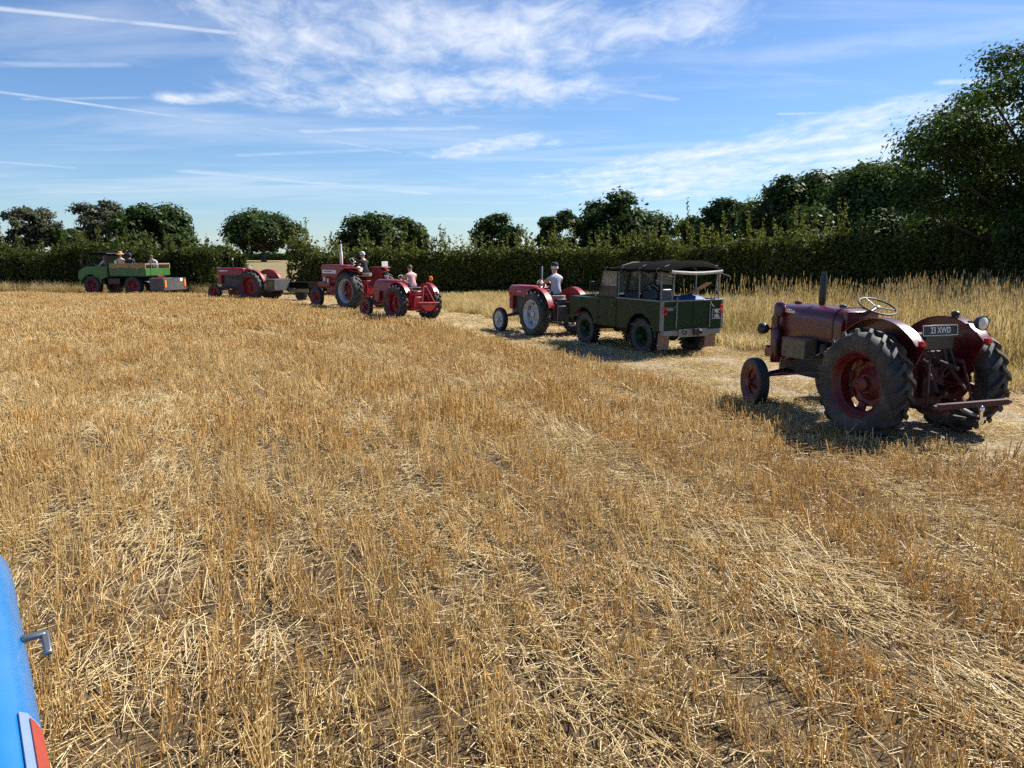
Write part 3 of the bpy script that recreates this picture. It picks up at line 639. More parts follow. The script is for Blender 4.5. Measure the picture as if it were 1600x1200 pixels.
M_LENS = mat('frosted_lamp_glass', (0.62, 0.60, 0.55), 0.25, 0, 0.06, 30)
M_PLATE = mat('black_plate', (0.010, 0.010, 0.011), 0.4, 0, 0.05, 10)
M_CHAR = mat('white_plate_characters', (0.78, 0.78, 0.76), 0.4, 0, 0.03, 10)
M_WOOD = mat('planed_plank_wood', (0.36, 0.215, 0.10), 0.7, 0, 0.3, 7, bump=0.3)
M_FLAP = mat('brown_rubber_flap', (0.22, 0.145, 0.11), 0.8, 0, 0.15, 12)
M_BOXG = mat('dark_grey_box_paint', (0.05, 0.053, 0.06), 0.5, 0, 0.12, 6, dust=0.15)
M_SEATM = mat('worn_seat_pad', (0.30, 0.27, 0.23), 0.7, 0, 0.2, 12)
M_BLUET = mat('bright_blue_paint', (0.010, 0.135, 0.36), 0.32, 0, 0.10, 7, coat=0.4, dust=0.22, dust_col=(0.12, 0.20, 0.30), bump=0.05)
M_GLASS = bpy.data.materials.new('window_glass'); M_GLASS.use_nodes = True
_t = NT(M_GLASS.node_tree); _t.n.clear(); _g = _t.node('ShaderNodeBsdfGlass'); _g.inputs['Roughness'].default_value = 0.02; _g.inputs['IOR'].default_value = 1.08
_tr = _t.node('ShaderNodeBsdfTransparent'); _tr.inputs[0].default_value = (0.82, 0.85, 0.84, 1); _gl = _t.node('ShaderNodeBsdfGlossy'); _gl.inputs['Roughness'].default_value = 0.08
_di = _t.node('ShaderNodeBsdfDiffuse'); _di.inputs[0].default_value = (0.5, 0.5, 0.46, 1)
_m1 = _t.node('ShaderNodeMixShader'); _m1.inputs[0].default_value = 0.12; _t.l.new(_tr.outputs[0], _m1.inputs[1]); _t.l.new(_gl.outputs[0], _m1.inputs[2])
_m2 = _t.node('ShaderNodeMixShader'); _m2.inputs[0].default_value = 0.16; _t.l.new(_m1.outputs[0], _m2.inputs[1]); _t.l.new(_di.outputs[0], _m2.inputs[2])
_t.n.remove(_g); _o = _t.node('ShaderNodeOutputMaterial'); _t.l.new(_m2.outputs[0], _o.inputs[0])

def text(name, s, m, parent, loc, rot, size, ext=0.002, sx=1.0):
    c = bpy.data.curves.new(name, 'FONT'); c.body = s; c.size = size; c.extrude = ext; c.align_x = 'CENTER'; c.align_y = 'CENTER'; c.offset = size * 0.012
    c.materials.append(m); tmp = bpy.data.objects.new(name, c); COL.objects.link(tmp); me = bpy.data.meshes.new_from_object(tmp.evaluated_get(bpy.context.evaluated_depsgraph_get())); bpy.data.objects.remove(tmp)
    o = link(bpy.data.objects.new(name, me), parent); o.location = loc; o.rotation_euler = rot; o.scale = (sx, 1, 1); return o

# ---------------------------------------------------------------- wheels (axle along X, out = side the outer face looks to)
def lug_tyre(R, Wd, Rr, nl=20, lug=0.040):
    mb = MB(); hw = Wd / 2; Rc = R - lug
    prof = [(-0.72 * hw, Rr), (-0.95 * hw, Rr + (Rc - Rr) * 0.30), (-1.0 * hw, Rr + (Rc - Rr) * 0.62), (-0.93 * hw, Rc - 0.035), (-0.72 * hw, Rc - 0.010), (-0.35 * hw, Rc), (0, Rc + 0.002)]
    prof = prof + [(-a, r) for a, r in prof[-2::-1]]; mb.lathe(prof, n=48)
    px_ = [a for a, _ in prof]; pr_ = [r for _, r in prof]
    def base(x): return float(np.interp(abs(x), [0, 0.35 * hw, 0.72 * hw, 0.93 * hw, 1.0 * hw], [Rc, Rc, Rc - 0.010, Rc - 0.035, Rc - 0.09]))
    wl = 2 * PI * R / nl * 0.15
    for sd in (-1, 1):
        for i in range(nl):
            a0 = 2 * PI * (i + (0.5 if sd > 0 else 0)) / nl; secs = []
            for t in (0, 0.25, 0.5, 0.75, 0.92, 1.04):
                x = sd * (-0.06 * hw + t * 1.03 * hw); a = a0 + t * 0.95 * hw / R; b = base(x); top = b + lug * (1.0 if t < 0.9 else 0.85 if t < 1 else 0.4)
                dA, dT = wl * 1.15 / R, wl * 0.8 / R
                secs.append([(x, r * math.cos(q), r * math.sin(q)) for q, r in ((a - dA, b - 0.012), (a - dT, top), (a + dT, top), (a + dA, b - 0.012))])
            mb.loft(secs)
    return mb
def rib_tyre(R, Wd, Rr):
    hw = Wd / 2; h = R - Rr
    prof = [(-0.66, 0), (-0.95, 0.28), (-1.0, 0.58), (-0.88, 0.86), (-0.72, 0.94), (-0.60, 0.95), (-0.56, 0.88), (-0.46, 0.88), (-0.42, 0.985), (-0.12, 1.0), (-0.09, 0.91)]
    prof = prof + [(-a, r) for a, r in prof[::-1]]
    return MB().lathe([(a * hw, Rr + r * h) for a, r in prof], n=40)
def block_tyre(R, Wd, Rr, nb=30):
    mb = rib_tyre(R - 0.012, Wd, Rr); hw = Wd / 2
    for i in range(nb):
        for sd in (-1, 1):
            a = 2 * PI * (i + (0.5 if sd > 0 else 0)) / nb
            mb.box((sd * hw * 0.72, (R - 0.012) * math.cos(a), (R - 0.012) * math.sin(a)), (hw * 0.62, 2 * PI * R / nb * 0.55, 0.034), rx=a - PI / 2)
    return mb
def wheel(parent, name, loc, tyre, Rr, Wd, out, m_tyre, m_rim, m_disc, dish=0.25, tabs=8, bolts=8, hub=0.085, steer=0.0, window=True):
    t = tyre.build(name, m_tyre, parent, loc=loc, rot=(0, 0, steer), angle=30); hw = Wd / 2
    mb = MB(); prof = [(-0.76 * hw, Rr + 0.022), (-0.80 * hw, Rr + 0.012), (-0.70 * hw, Rr - 0.008), (-0.45 * hw, Rr - 0.02), (-0.30 * hw, Rr - 0.045)]
    prof = prof + [(-a, r) for a, r in prof[::-1]]; mb.lathe(prof, n=40); mb.lathe([(a, r - 0.012) for a, r in prof], n=40); mb.build('rim', m_rim, t)
    xd = out * hw * dish; mb = MB(); Ri = Rr - 0.05
    outer = Ri * (0.82 if window else 1.0)
    mb.lathe([(xd + out * 0.03, 0.02), (xd + out * 0.03, Ri * 0.34), (xd + out * 0.005, Ri * 0.42), (xd - out * 0.035, Ri * 0.62), (xd - out * 0.02, outer * 0.97), (xd - out * 0.005, outer)], n=40)
    mb.lathe([(xd + out * 0.018, 0.02), (xd + out * 0.018, Ri * 0.34), (xd - out * 0.007, Ri * 0.42), (xd - out * 0.047, Ri * 0.62), (xd - out * 0.032, outer * 0.97), (xd - out * 0.017, outer)], n=40)
    if window:
        for i in range(tabs):
            a = 2 * PI * (i + 0.3) / tabs; r = (outer + Ri) / 2; mb.box((xd - out * 0.012, r * math.cos(a), r * math.sin(a)), (0.035, Ri * 0.30, Ri - outer + 0.06), rx=a - PI / 2)
    mb.build('disc', m_disc, t)
    mb = MB().lathe([(xd + out * 0.02, hub), (xd + out * 0.085, hub * 0.92), (xd + out * 0.10, hub * 0.6), (xd + out * 0.105, 0.001)], n=20)
    mb.lathe([(xd + out * 0.03, Ri * 0.30), (xd + out * 0.042, Ri * 0.29), (xd + out * 0.044, hub * 0.9)], n=24); mb.build('hub', m_disc, t)
    mb = MB()
    for i in range(bolts):
        a = 2 * PI * i / bolts; r = Ri * 0.245; mb.cyl((xd + out * 0.03, r * math.cos(a), r * math.sin(a)), (xd + out * 0.066, r * math.cos(a), r * math.sin(a)), 0.013, n=6)
    tag(mb.build('wheel_bolts', M_IRON, t), kind='stuff')
    return t

def bsec(y, w, z0, z1, rc, n=6, pinch=0.0):
    """hood cross-section at station y"""
    a = [(-w / 2 + pinch, y, z0)] + [(-w / 2 + rc + rc * math.cos(R_(180 - 90 * i / n)), y, z1 - rc + rc * math.sin(R_(180 - 90 * i / n))) for i in range(n + 1)]
    b = [(-x, y, z) for x, _, z in a[::-1]]; return a + b

def mudguard_shell(R, w, x_in, sgn, a0, a1, zc, thick=0.010, side=True, lip=0.0, rim_r=0.0, n=22):
    """arched band over a wheel plus the flat plate on its inner side"""
    mb = MB(); o, i_ = [], []
    for k in range(n + 1):
        a = R_(a0 + (a1 - a0) * k / n); o.append((R * math.cos(a), zc + R * math.sin(a))); i_.append(((R - thick) * math.cos(a), zc + (R - thick) * math.sin(a)))
    xa, xb = sorted((sgn * x_in, sgn * (x_in + w)))
    mb.prism(o + i_[::-1], xa, xb, 'X')
    if side:
        c = [(R * 0.30 * math.cos(R_(a0)), zc + R * 0.30 * math.sin(R_(a0)) - 0.0)]
        poly = o + [(o[-1][0] * 0.55, zc - 0.02), (o[0][0] * 0.55, zc - 0.02)]
        xs = sorted((sgn * x_in, sgn * (x_in + 0.012))); mb.prism(poly, xs[0], xs[1], 'X')
    return mb
def steering(parent, y, z, r, tilt, m=M_BLACK, base=(0, 1.0, 1.1), m_col=M_IRON):
    c = Vector((0, y, z)); ax = Vector((0, -math.sin(tilt), math.cos(tilt))); u = Vector((1, 0, 0)); w = ax.cross(u)
    mb = MB(); mb.tube([c + (u * math.cos(2 * PI * k / 28) + w * math.sin(2 * PI * k / 28)) * r for k in range(28)], 0.013, 8, closed=True)
    o = mb.build('steering_wheel', m, parent); mb = MB()
    for k in range(3):
        a = R_(90 + 120 * k); mb.tube([c - ax * 0.02, c + (u * math.cos(a) + w * math.sin(a)) * r], [0.011, 0.008], 7)
    mb.ball(c - ax * 0.015, (0.042, 0.042, 0.025)); mb.build('spokes', M_STEEL, o)
    MB().tube([c - ax * 0.02, base], [0.02, 0.028], 9).build('steering_column', m_col, parent)
def lamp(parent, loc, r, fwd, m_shell, m_lens=M_LENS, name='headlamp'):
    s = fwd; o = MB().lathe([(-s * r * 1.15, 0.001), (-s * r * 1.05, r * 0.4), (-s * r * 0.6, r * 0.85), (0, r), (s * 0.012, r * 1.02), (s * 0.014, r * 0.9)], loc, 'Y', 20).build(name, m_shell, parent)
    MB().lathe([(s * 0.008, r * 0.92), (s * 0.03, r * 0.5), (s * 0.036, 0.001)], loc, 'Y', 20).build('lens', m_lens, o); return o
def plate(parent, loc, w, h, lines, size, rz=PI, rx=0.0, m=M_PLATE, mc=M_CHAR, border=True, sx=0.8):
    """plate whose face looks to -Y when rz = 0"""
    o = MB().box((0, 0, 0), (w, 0.008, h)).build('number_plate', m, parent, loc=loc, rot=(rx, 0, rz), bevel=0.003)
    if border:
        b = MB(); t = 0.006
        for c, d in (((0, -0.006, h / 2 - 0.008), (w - 0.01, 0.003, t)), ((0, -0.006, -h / 2 + 0.008), (w - 0.01, 0.003, t)), ((w / 2 - 0.008, -0.006, 0), (t, 0.003, h - 0.022)), ((-w / 2 + 0.008, -0.006, 0), (t, 0.003, h - 0.022))): b.box(c, d)
        b.build('plate_border', M_CHAR if m is M_PLATE else M_BLACK, o)
    for i, s in enumerate(lines):
        text('plate_characters', s, mc, o, (0, -0.0075, (len(lines) / 2 - 0.5 - i) * size * 1.08), (PI / 2, 0, 0), size, 0.0015, sx)
    return o

def tractor(name, label, loc, head, P, roll=0.0, group='tractors in the convoy'):
    """loc: ground point under the middle of the rear axle; head: radians turned left from +Y"""
    root = empty(name, (loc[0], loc[1], P.get('lift', 0.0)), head, label=label, cat='tractor', group=group); root.rotation_euler = (0, roll, head)
    R, Wd, Rr, tx = P['R'], P['W'], P['Rr'], P['tx']; fR, fW, fRr, fx, wb = P['fR'], P['fW'], P['fRr'], P['fx'], P['wb']
    MP, ME = P['paint'], P['engine']; y0, y1, bw, zt, zb = P['by0'], P['by1'], P['bw'], P['zt'], P['zb']; st = P.get('style', 'round')
    for s in (-1, 1):
        wheel(root, 'rear_wheel', (s * tx, 0, R - 0.02), lug_tyre(R, Wd, Rr, P.get('nl', 20), P.get('lug', 0.04)), Rr, Wd, s, P.get('tyre', M_RUB), P['rim'], P['disc'], P.get('dish', -0.1), window=P.get('window', True))
        wheel(root, 'front_wheel', (s * fx, wb, fR - 0.015), rib_tyre(fR, fW, fRr), fRr, fW, s, M_RUBB, P['frim'], P['frim'], 0.2, bolts=6, hub=0.055, steer=P.get('steer', 0.0), window=False)
    # bonnet and nose
    rc = P.get('rc', 0.17); k = P.get('nose', 0.05); mb = MB()
    if st == 'round':
        secs = [bsec(y0, bw * 1.06, zb + 0.02, zt - 0.06, rc), bsec(y0 + 0.06, bw * 1.05, zb + 0.01, zt - 0.015, rc), bsec(y0 + 0.3, bw * 1.02, zb, zt, rc), bsec((y0 + y1) / 2, bw, zb, zt + 0.005, rc), bsec(y1 - 0.14, bw * 0.96, zb, zt - 0.005, rc), bsec(y1 - 0.05, bw * 0.94, zb, zt - 0.035, rc), bsec(y1, bw * 0.88, zb, zt - 0.10, rc * 0.9)]
    else:
        secs = [bsec(y0, bw * 1.04, zb, zt - 0.03, rc), bsec(y0 + 0.05, bw * 1.04, zb, zt, rc), bsec((y0 + y1) / 2, bw, zb, zt, rc), bsec(y1 - 0.06, bw * 0.97, zb, zt - 0.005, rc), bsec(y1, bw * 0.93, zb, zt - 0.05, rc)]
    bonnet = mb.loft(secs).build('bonnet', MP, root, angle=50)
    mb = MB().loft([bsec(y1 - P.get('cowl', 0.28), bw * 0.955, P['zn'], zb + 0.03, 0.02), bsec(y1 - 0.06, bw * 0.93, P['zn'], zb + 0.03, 0.02), bsec(y1 - 0.005, bw * 0.86, P['zn'], zb + 0.03, 0.02)]); mb.build('radiator_cowl', MP, root, 0.012)
    mb = MB()
    for i in range(7): mb.box((0, y1 + 0.004, P['zn'] + 0.08 + i * (zt - P['zn'] - 0.25) / 7), (bw * 0.66, 0.02, 0.022))
    tag(mb.build('grille_bars', P.get('grille', M_BLACK), root), kind='stuff')
    # engine, gearbox, back end
    ez = P.get('ez', 0.52); mb = MB().box((0, (y0 + y1) / 2 + 0.02, (ez + zb) / 2 + 0.03), (bw * 0.55, (y1 - y0) * 0.80, zb - ez + 0.06)).box((0, (y0 + y1) / 2 + 0.1, ez + 0.02), (0.26, (y1 - y0) * 0.55, 0.16))
    for i in range(4): mb.cyl((-bw * 0.33, y0 + 0.25 + i * 0.15, zb - 0.10), (-bw * 0.20, y0 + 0.25 + i * 0.15, zb - 0.08), 0.026, n=8)
    mb.tube([(-bw * 0.34, y0 + 0.2, zb - 0.10), (-bw * 0.34, y0 + 0.8, zb - 0.10)], 0.035, 9); mb.cyl((bw * 0.33, y0 + 0.45, ez + 0.08), (bw * 0.33, y0 + 0.45, ez + 0.30), 0.055)
    mb.build('engine', ME, root, 0.008)
    mb = MB().box((0, y0 * 0.48, R * 0.98), (0.36, y0 * 1.10, 0.36)).box((0, -0.02, R), (0.46, 0.46, 0.52)).cyl((-tx + 0.1, 0, R - 0.02), (tx - 0.1, 0, R - 0.02), 0.088, n=16).cyl((-0.34, 0, R - 0.02), (-0.2, 0, R - 0.02), 0.16, 0.20).cyl((0.2, 0, R - 0.02), (0.34, 0, R - 0.02), 0.20, 0.16)
    mb.box((0, -0.26, R * 1.02), (0.30, 0.12, 0.36)).box((0, -0.10, R + 0.31), (0.30, 0.36, 0.12)); mb.build('transmission', P.get('gear', ME), root, 0.012)
    # front axle
    za = fR + 0.06; mb = MB().tube([(-fx + 0.06, wb, fR + 0.01), (-fx * 0.6, wb, za + 0.03), (0, wb, za + 0.07), (fx * 0.6, wb, za + 0.03), (fx - 0.06, wb, fR + 0.01)], [0.034, 0.042, 0.055, 0.042, 0.034], 8)
    for s in (-1, 1): mb.cyl((s * (fx - 0.09), wb, fR - 0.08), (s * (fx - 0.09), wb, za + 0.14), 0.03, n=9); mb.tube([(s * (fx - 0.1), wb - 0.08, za + 0.02), (s * 0.18, y0 + 0.3, R * 0.9)], 0.016, 7)
    mb.box((0, wb, za + 0.13), (0.26, 0.34, 0.16)); mb.build('front_axle', P.get('axle', MP), root, 0.006)
    # driver's place
    steering(root, P['sy'], P['sz'], P.get('sr', 0.215), R_(P.get('stilt', 32)), P.get('swheel', M_BLACK), (0, y0 + 0.12, zt - 0.14))
    mb = MB().box((0, y0 + 0.0, zt - 0.16), (bw * 0.9, 0.07, 0.26)); mb.build('dashboard', MP, root, 0.01)
    sx_, sz_ = P.get('seat_y', -0.02), P.get('seat_z', R + 0.42)
    so = MB().loft([[(x * q, sx_ + yy * q, sz_ + z_) for x, yy in arc(0, 0, 0.22, 0, 360, 17)[:-1]] for q, z_ in ((0.75, -0.03), (1.0, -0.01), (1.06, 0.035), (0.8, 0.02), (0.3, 0.008))]).build('seat', P.get('seatm', M_SEATM), root)
    MB().loft([[(0.225 * math.cos(R_(a)) * q, sx_ - 0.225 * math.sin(R_(a)) * q, sz_ + z_) for a in range(20, 161, 14)] for q, z_ in ((1.0, 0.0), (1.08, 0.11), (1.03, 0.115), (0.96, 0.0))], caps=False, closed=True).build('seat_back', P.get('seatm', M_SEATM), so)
    MB().tube([(0, sx_ - 0.02, sz_ - 0.03), (0, sx_ - 0.08, sz_ - 0.14), (0, 0.05, R + 0.24)], 0.024, 8).build('seat_support', M_IRON, root)
    # mudguards with tail lamps
    mg = P.get('guard', dict(w=0.36, a0=12, a1=148, side=True)); xi = tx - Wd / 2 - 0.045 - P.get('gin', 0.0)
    for s in (-1, 1):
        o = mudguard_shell(R + mg.get('gap', 0.055), mg['w'], xi, s, mg['a0'], mg['a1'], R, side=mg['side']).build('mudguard', P.get('guard_paint', MP), root, angle=40)
        a = R_(mg['a1'] - 4); rr = R + 0.06; ty, tz = rr * math.cos(a) - 0.03, R + rr * math.sin(a)
        tl = MB().lathe([(-0.05, 0.001), (-0.048, 0.03), (-0.03, 0.036), (0.02, 0.036)], (s * (xi + 0.06), ty, tz), 'Y', 16).build('tail_lamp', M_TAIL, o)
        MB().tube([(s * (xi + 0.02), ty + 0.03, tz), (s * (xi + 0.06), ty + 0.03, tz)], 0.014, 8).build('lamp_bracket', M_IRON, tl)
        MB().box((s * (bw / 2 + 0.11), y0 * 0.62, R * 0.72), (0.26, 0.46, 0.02)).build('footplate', M_IRON, root, 0.004)
    # three-point linkage
    for s in (-1, 1):
        MB().tube([(s * 0.30, -0.05, R * 0.62), (s * 0.36, -0.80, R * 0.66)], [0.030, 0.026], 8).ball((s * 0.36, -0.82, R * 0.66), 0.042, 10, 7).build('lower_link', P.get('link', ME), root)
        MB().tube([(s * 0.17, -0.18, R + 0.28), (s * 0.25, -0.46, R + 0.26)], 0.026, 8).build('lift_arm', P.get('link', ME), root)
        MB().tube([(s * 0.25, -0.46, R + 0.26), (s * 0.34, -0.56, R * 0.66)], 0.015, 8).build('lift_rod', P.get('link', ME), root)
    MB().box((0, -0.48, R * 0.50), (0.07, 0.55, 0.03)).build('drawbar', M_IRON, root, 0.003)
    for s in P.get('lamps', (-1, 1)): lamp(root, (s * (bw / 2 + 0.13), y1 - 0.03, P.get('lz', zt - 0.35)), 0.085, 1, P.get('lampm', MP)); MB().tube([(s * (bw / 2 - 0.02), y1 - 0.08, P.get('lz', zt - 0.35)), (s * (bw / 2 + 0.1), y1 - 0.08, P.get('lz', zt - 0.35))], 0.014, 7).build('lamp_arm', M_IRON, root)
    return root

def place(px, py, off, head):
    """ground point of a wheel -> point under the middle of the axle (off metres to the right of that wheel)"""
    x, y = g(px, py); return (x + off * math.cos(head), y + off * math.sin(head))

# ---------------------------------------------------------------- 1 the maroon tractor standing on the track
h1 = R_(19)
M_NUFSHADE = mat('shade_darkened_maroon', (0.045, 0.006, 0.006), 0.7, 0, 0.3, 9, dust=0.3, dust_col=(0.06, 0.045, 0.035))  # maroon darkened to put the rear's shade into the colour, with dust over it
P1 = dict(R=0.648, W=0.315, Rr=0.37, tx=0.70, fR=0.345, fW=0.155, fRr=0.235, fx=0.66, wb=2.06, paint=M_NUF, engine=M_IRON, gear=M_NUFSHADE, rim=M_NUFW, disc=M_NUFW, frim=M_NUFW, by0=0.86, by1=2.30, bw=0.56, zt=1.42, zb=0.98, zn=0.66,
          cowl=0.42, sy=0.60, sz=1.47, sr=0.225, stilt=24, lz=1.06, lamps=(1, -1), lampm=M_BLACK, guard=dict(w=0.15, a0=4, a1=140, side=True, gap=0.09), nl=19, lug=0.046, link=M_NUFSHADE, seat_z=1.10, dish=-0.35, ez=0.50, gin=0.08, axle=M_NUF, steer=R_(-12))
NUF = tractor('vintage_tractor', 'maroon round-nosed tractor without a driver, standing on the track beside the stubble', place(1343, 683, 0.70, h1), h1, P1, group=None)
r1 = NUF
MB().box((-0.40, 1.50, 0.86), (0.20, 0.46, 0.25)).box((-0.40, 1.50, 0.99), (0.212, 0.47, 0.018)).build('battery_box', mat('olive_box_paint', (0.085, 0.075, 0.045), 0.6, 0, 0.2, 10, dust=0.3), r1, 0.008)
MB().lathe([(0.60, 0.001), (0.60, 0.062), (0.64, 0.070), (1.05, 0.070), (1.08, 0.055), (1.10, 0.034), (1.26, 0.034)], (-0.34, 2.06, 0), 'Z', 18).build('air_cleaner', M_NUF, r1)
MB().lathe([(1.24, 0.036), (1.26, 0.075), (1.38, 0.080), (1.44, 0.055), (1.455, 0.001)], (-0.30, 2.06, 0), 'Z', 18).build('pre_cleaner_cap', M_NUF, r1)
MB().lathe([(1.36, 0.030), (1.42, 0.032), (1.46, 0.046), (1.80, 0.046), (1.83, 0.036), (1.87, 0.036), (1.871, 0.028), (1.6, 0.028)], (0.04, 1.62, 0), 'Z', 18).build('exhaust_pipe', M_BLACK, r1)
MB().lathe([(1.41, 0.05), (1.45, 0.05), (1.455, 0.046), (1.46, 0.001)], (0, 2.05, 0), 'Z', 16).build('radiator_cap', M_BLACK, r1)
MB().lathe([(1.41, 0.045), (1.45, 0.045), (1.455, 0.04), (1.46, 0.001)], (0, 1.18, 0), 'Z', 16).build('fuel_cap', M_BLACK, r1)
MB().box((-0.285, 1.86, 1.325), (0.008, 0.20, 0.035)).build('maker_badge', M_STEEL, r1, 0.003)
MB().box((0, 2.16, 0.70), (0.50, 0.52, 0.13)).box((0, 2.42, 0.72), (0.44, 0.05, 0.16)).build('front_bolster', M_NUF, r1, 0.012)
MB().tube([bs for bs in bsec(1.02, 0.585, 0.99, 1.425, 0.17)], 0.008, 6).build('bonnet_strap', M_BLACK, r1)
fl = lamp(r1, (0.44, -0.50, 1.34), 0.085, -1, M_BLACK, M_LENS, 'work_lamp'); MB().tube([(0.44, -0.44, 1.34), (0.46, -0.30, 1.34)], 0.014, 7).build('lamp_arm', M_IRON, fl)
MB().box((0.46, -0.12, 1.385), (0.05, 0.06, 0.03)).ball((0.46, -0.12, 1.42), (0.04, 0.055, 0.035)).build('beacon', M_BLACK, r1)
plate(r1, (-0.02, -0.36, 1.26), 0.52, 0.125, ['23 XWD'], 0.098, 0, R_(-6))
MB().box((0, -0.32, 1.12), (0.42, 0.06, 0.16)).build('toolbox', M_BLACK, r1, 0.01)
MB().box((0, -0.84, 0.50), (1.02, 0.055, 0.065), rz=0).cyl((-0.50, -0.84, 0.50), (-0.56, -0.84, 0.50), 0.026).cyl((0.50, -0.84, 0.50), (0.56, -0.84, 0.50), 0.026).build('link_crossbar', M_NUFSHADE, r1, 0.006)
hb = MB().box((0.04, -0.90, 0.36), (0.09, 0.10, 0.03)).cyl((0.04, -0.92, 0.24), (0.04, -0.92, 0.44), 0.018).lathe([(0.43, 0.018), (0.45, 0.03), (0.475, 0.03), (0.495, 0.014), (0.50, 0.001)], (0.04, -0.92, 0), 'Z', 14).lathe([(0.30, 0.03), (0.33, 0.034), (0.36, 0.03)], (0.04, -0.92, 0), 'Z', 12).build('ball_hitch', M_CHROME, r1)
MB().tube([(0.02, -0.62, 0.44), (0.04, -0.90, 0.36)], 0.026, 8).build('hitch_arm', M_STEEL, r1)
MB().tube([(0.14, -0.22, 0.98), (0.22, -0.55, 0.60)], [0.03, 0.024], 8).tube([(-0.14, -0.22, 0.98), (-0.2, -0.55, 0.6)], [0.03, 0.024], 8).build('top_link_stays', M_NUFSHADE, r1)

for k, (x, y, z) in enumerate(((0.10, 0.52, 1.28), (-0.12, 0.46, 1.18), (0.22, 0.10, 1.16))):
    lv = MB().tube([(x * 0.6, y + 0.06, z - 0.40), (x, y, z)], [0.011, 0.008], 7).build('lever', M_IRON, r1); MB().ball((x, y, z + 0.01), 0.022, 10, 7).build('lever_knob', M_BLACK, lv)
for x in (-0.10, 0.06, 0.13): MB().tube([(x, -0.10, 1.03), (x * 1.3, -0.34, 1.06), (x * 1.6, -0.40, 0.86), (x * 1.2, -0.30, 0.70)], 0.013, 7).build('hydraulic_hose', M_BLACK, r1)
MB().cyl((0, -0.30, 0.56), (0, -0.50, 0.56), 0.024).lathe([(-0.40, 0.07), (-0.31, 0.09), (-0.30, 0.02)], (0, 0, 0.58), 'Y', 16).build('power_shaft', M_IRON, r1)
MB().tube([(0, -0.30, 0.92), (0, -0.62, 0.86)], [0.028, 0.022], 8).build('top_link', M_IRON, r1)
bt = MB()
for sx in (-0.19, -0.07, 0.07, 0.19):
    for zz in (0.86, 1.0): bt.cyl((sx, -0.32, zz), (sx, -0.345, zz), 0.014, n=6)
tag(bt.build('casing_bolts', M_IRON, r1), kind='stuff')
MB().tube([(-0.22, 1.05, 0.94), (-0.30, 1.25, 0.80), (-0.30, 1.75, 0.74), (-0.26, 1.95, 0.66)], 0.012, 7).build('fuel_pipe', M_STEEL, r1)
MB().lathe([(0.0, 0.05), (0.10, 0.055), (0.13, 0.03)], (-0.27, 1.18, 0.82), 'Z', 14).build('fuel_filter', M_IRON, r1)

# ---------------------------------------------------------------- 2 red tractor with silver wheels, driver in a cap
h2 = R_(31)
P2 = dict(R=0.60, W=0.29, Rr=0.36, tx=0.66, fR=0.335, fW=0.15, fRr=0.215, fx=0.62, wb=1.83, paint=M_RED, engine=M_GREYE, gear=M_GREYE, rim=M_GREYW, disc=M_GREYW, frim=M_GREYW, by0=0.72, by1=2.02, bw=0.50, zt=1.27, zb=0.98, zn=0.60, style='square', rc=0.11,
          cowl=0.22, sy=0.52, sz=1.30, stilt=35, lamps=(), guard=dict(w=0.17, a0=20, a1=165, side=True, gap=0.06), seat_z=0.94, link=M_GREYE, axle=M_GREYE, nl=19, lug=0.04, tyre=M_RUB)
T2 = tractor('vintage_tractor', 'red tractor with silver-grey wheels driven by a man in a dark cap', place(835, 526, 0.66, h2), h2, P2)
MB().lathe([(1.22, 0.026), (1.25, 0.026), (1.78, 0.026), (1.79, 0.018)], (0.20, 0.98, 0), 'Z', 14).build('exhaust_pipe', M_GALV, T2)
MB().box((-0.252, 1.42, 1.10), (0.008, 0.22, 0.035)).build('bonnet_badge', M_GREYW, T2, 0.003)

# ---------------------------------------------------------------- 3 all-red tractor with A-frame, woman in a pink shirt
h3 = R_(42)
P3 = dict(R=0.575, W=0.29, Rr=0.35, tx=0.66, fR=0.35, fW=0.145, fRr=0.225, fx=0.62, wb=1.83, paint=M_RED, engine=M_RED, gear=M_RED, rim=M_REDW, disc=M_REDW, frim=M_REDW, by0=0.66, by1=1.98, bw=0.52, zt=1.29, zb=0.90, zn=0.56,
          cowl=0.36, sy=0.48, sz=1.32, stilt=32, lamps=(), guard=dict(w=0.17, a0=5, a1=150, side=True, gap=0.07), seat_z=0.94, link=M_RED, nl=19, lug=0.04, rc=0.16, window=False)
T3 = tractor('vintage_tractor', 'all-red tractor with a rear A-frame, ridden by a person in a pink shirt', place(618, 502, 0.66, h3), h3, P3, roll=R_(2.2))
mb = MB().tube([(-0.40, -0.86, 0.60), (0.40, -0.86, 0.60)], 0.028, 8)
for s in (-1, 1): mb.tube([(s * 0.24, -0.86, 0.60), (s * 0.05, -0.66, 1.10)], 0.024, 8)
mb.tube([(-0.06, -0.66, 1.10), (0.06, -0.66, 1.10)], 0.03, 8).tube([(0, -0.66, 1.10), (0, -0.24, 1.0)], 0.022, 8).build('a_frame', M_RED, T3)
MB().prism([(-0.34, 0.57), (0.34, 0.57), (0.10, 0.34), (-0.10, 0.34)], -0.875, -0.855, 'Y').build('hitch_plate', M_RED, T3)
plate(T3, (-0.05, -0.34, 1.02), 0.46, 0.11, [], 0.085, 0)
bo = MB().lathe([(1.28, 0.03), (1.32, 0.065), (1.36, 0.065), (1.42, 0.05), (1.44, 0.001)], (0.56, -0.20, 0), 'Z', 16).build('beacon', M_AMBER, T3); MB().cyl((0.56, -0.20, 1.16), (0.56, -0.20, 1.29), 0.016).build('beacon_post', M_RED, bo)

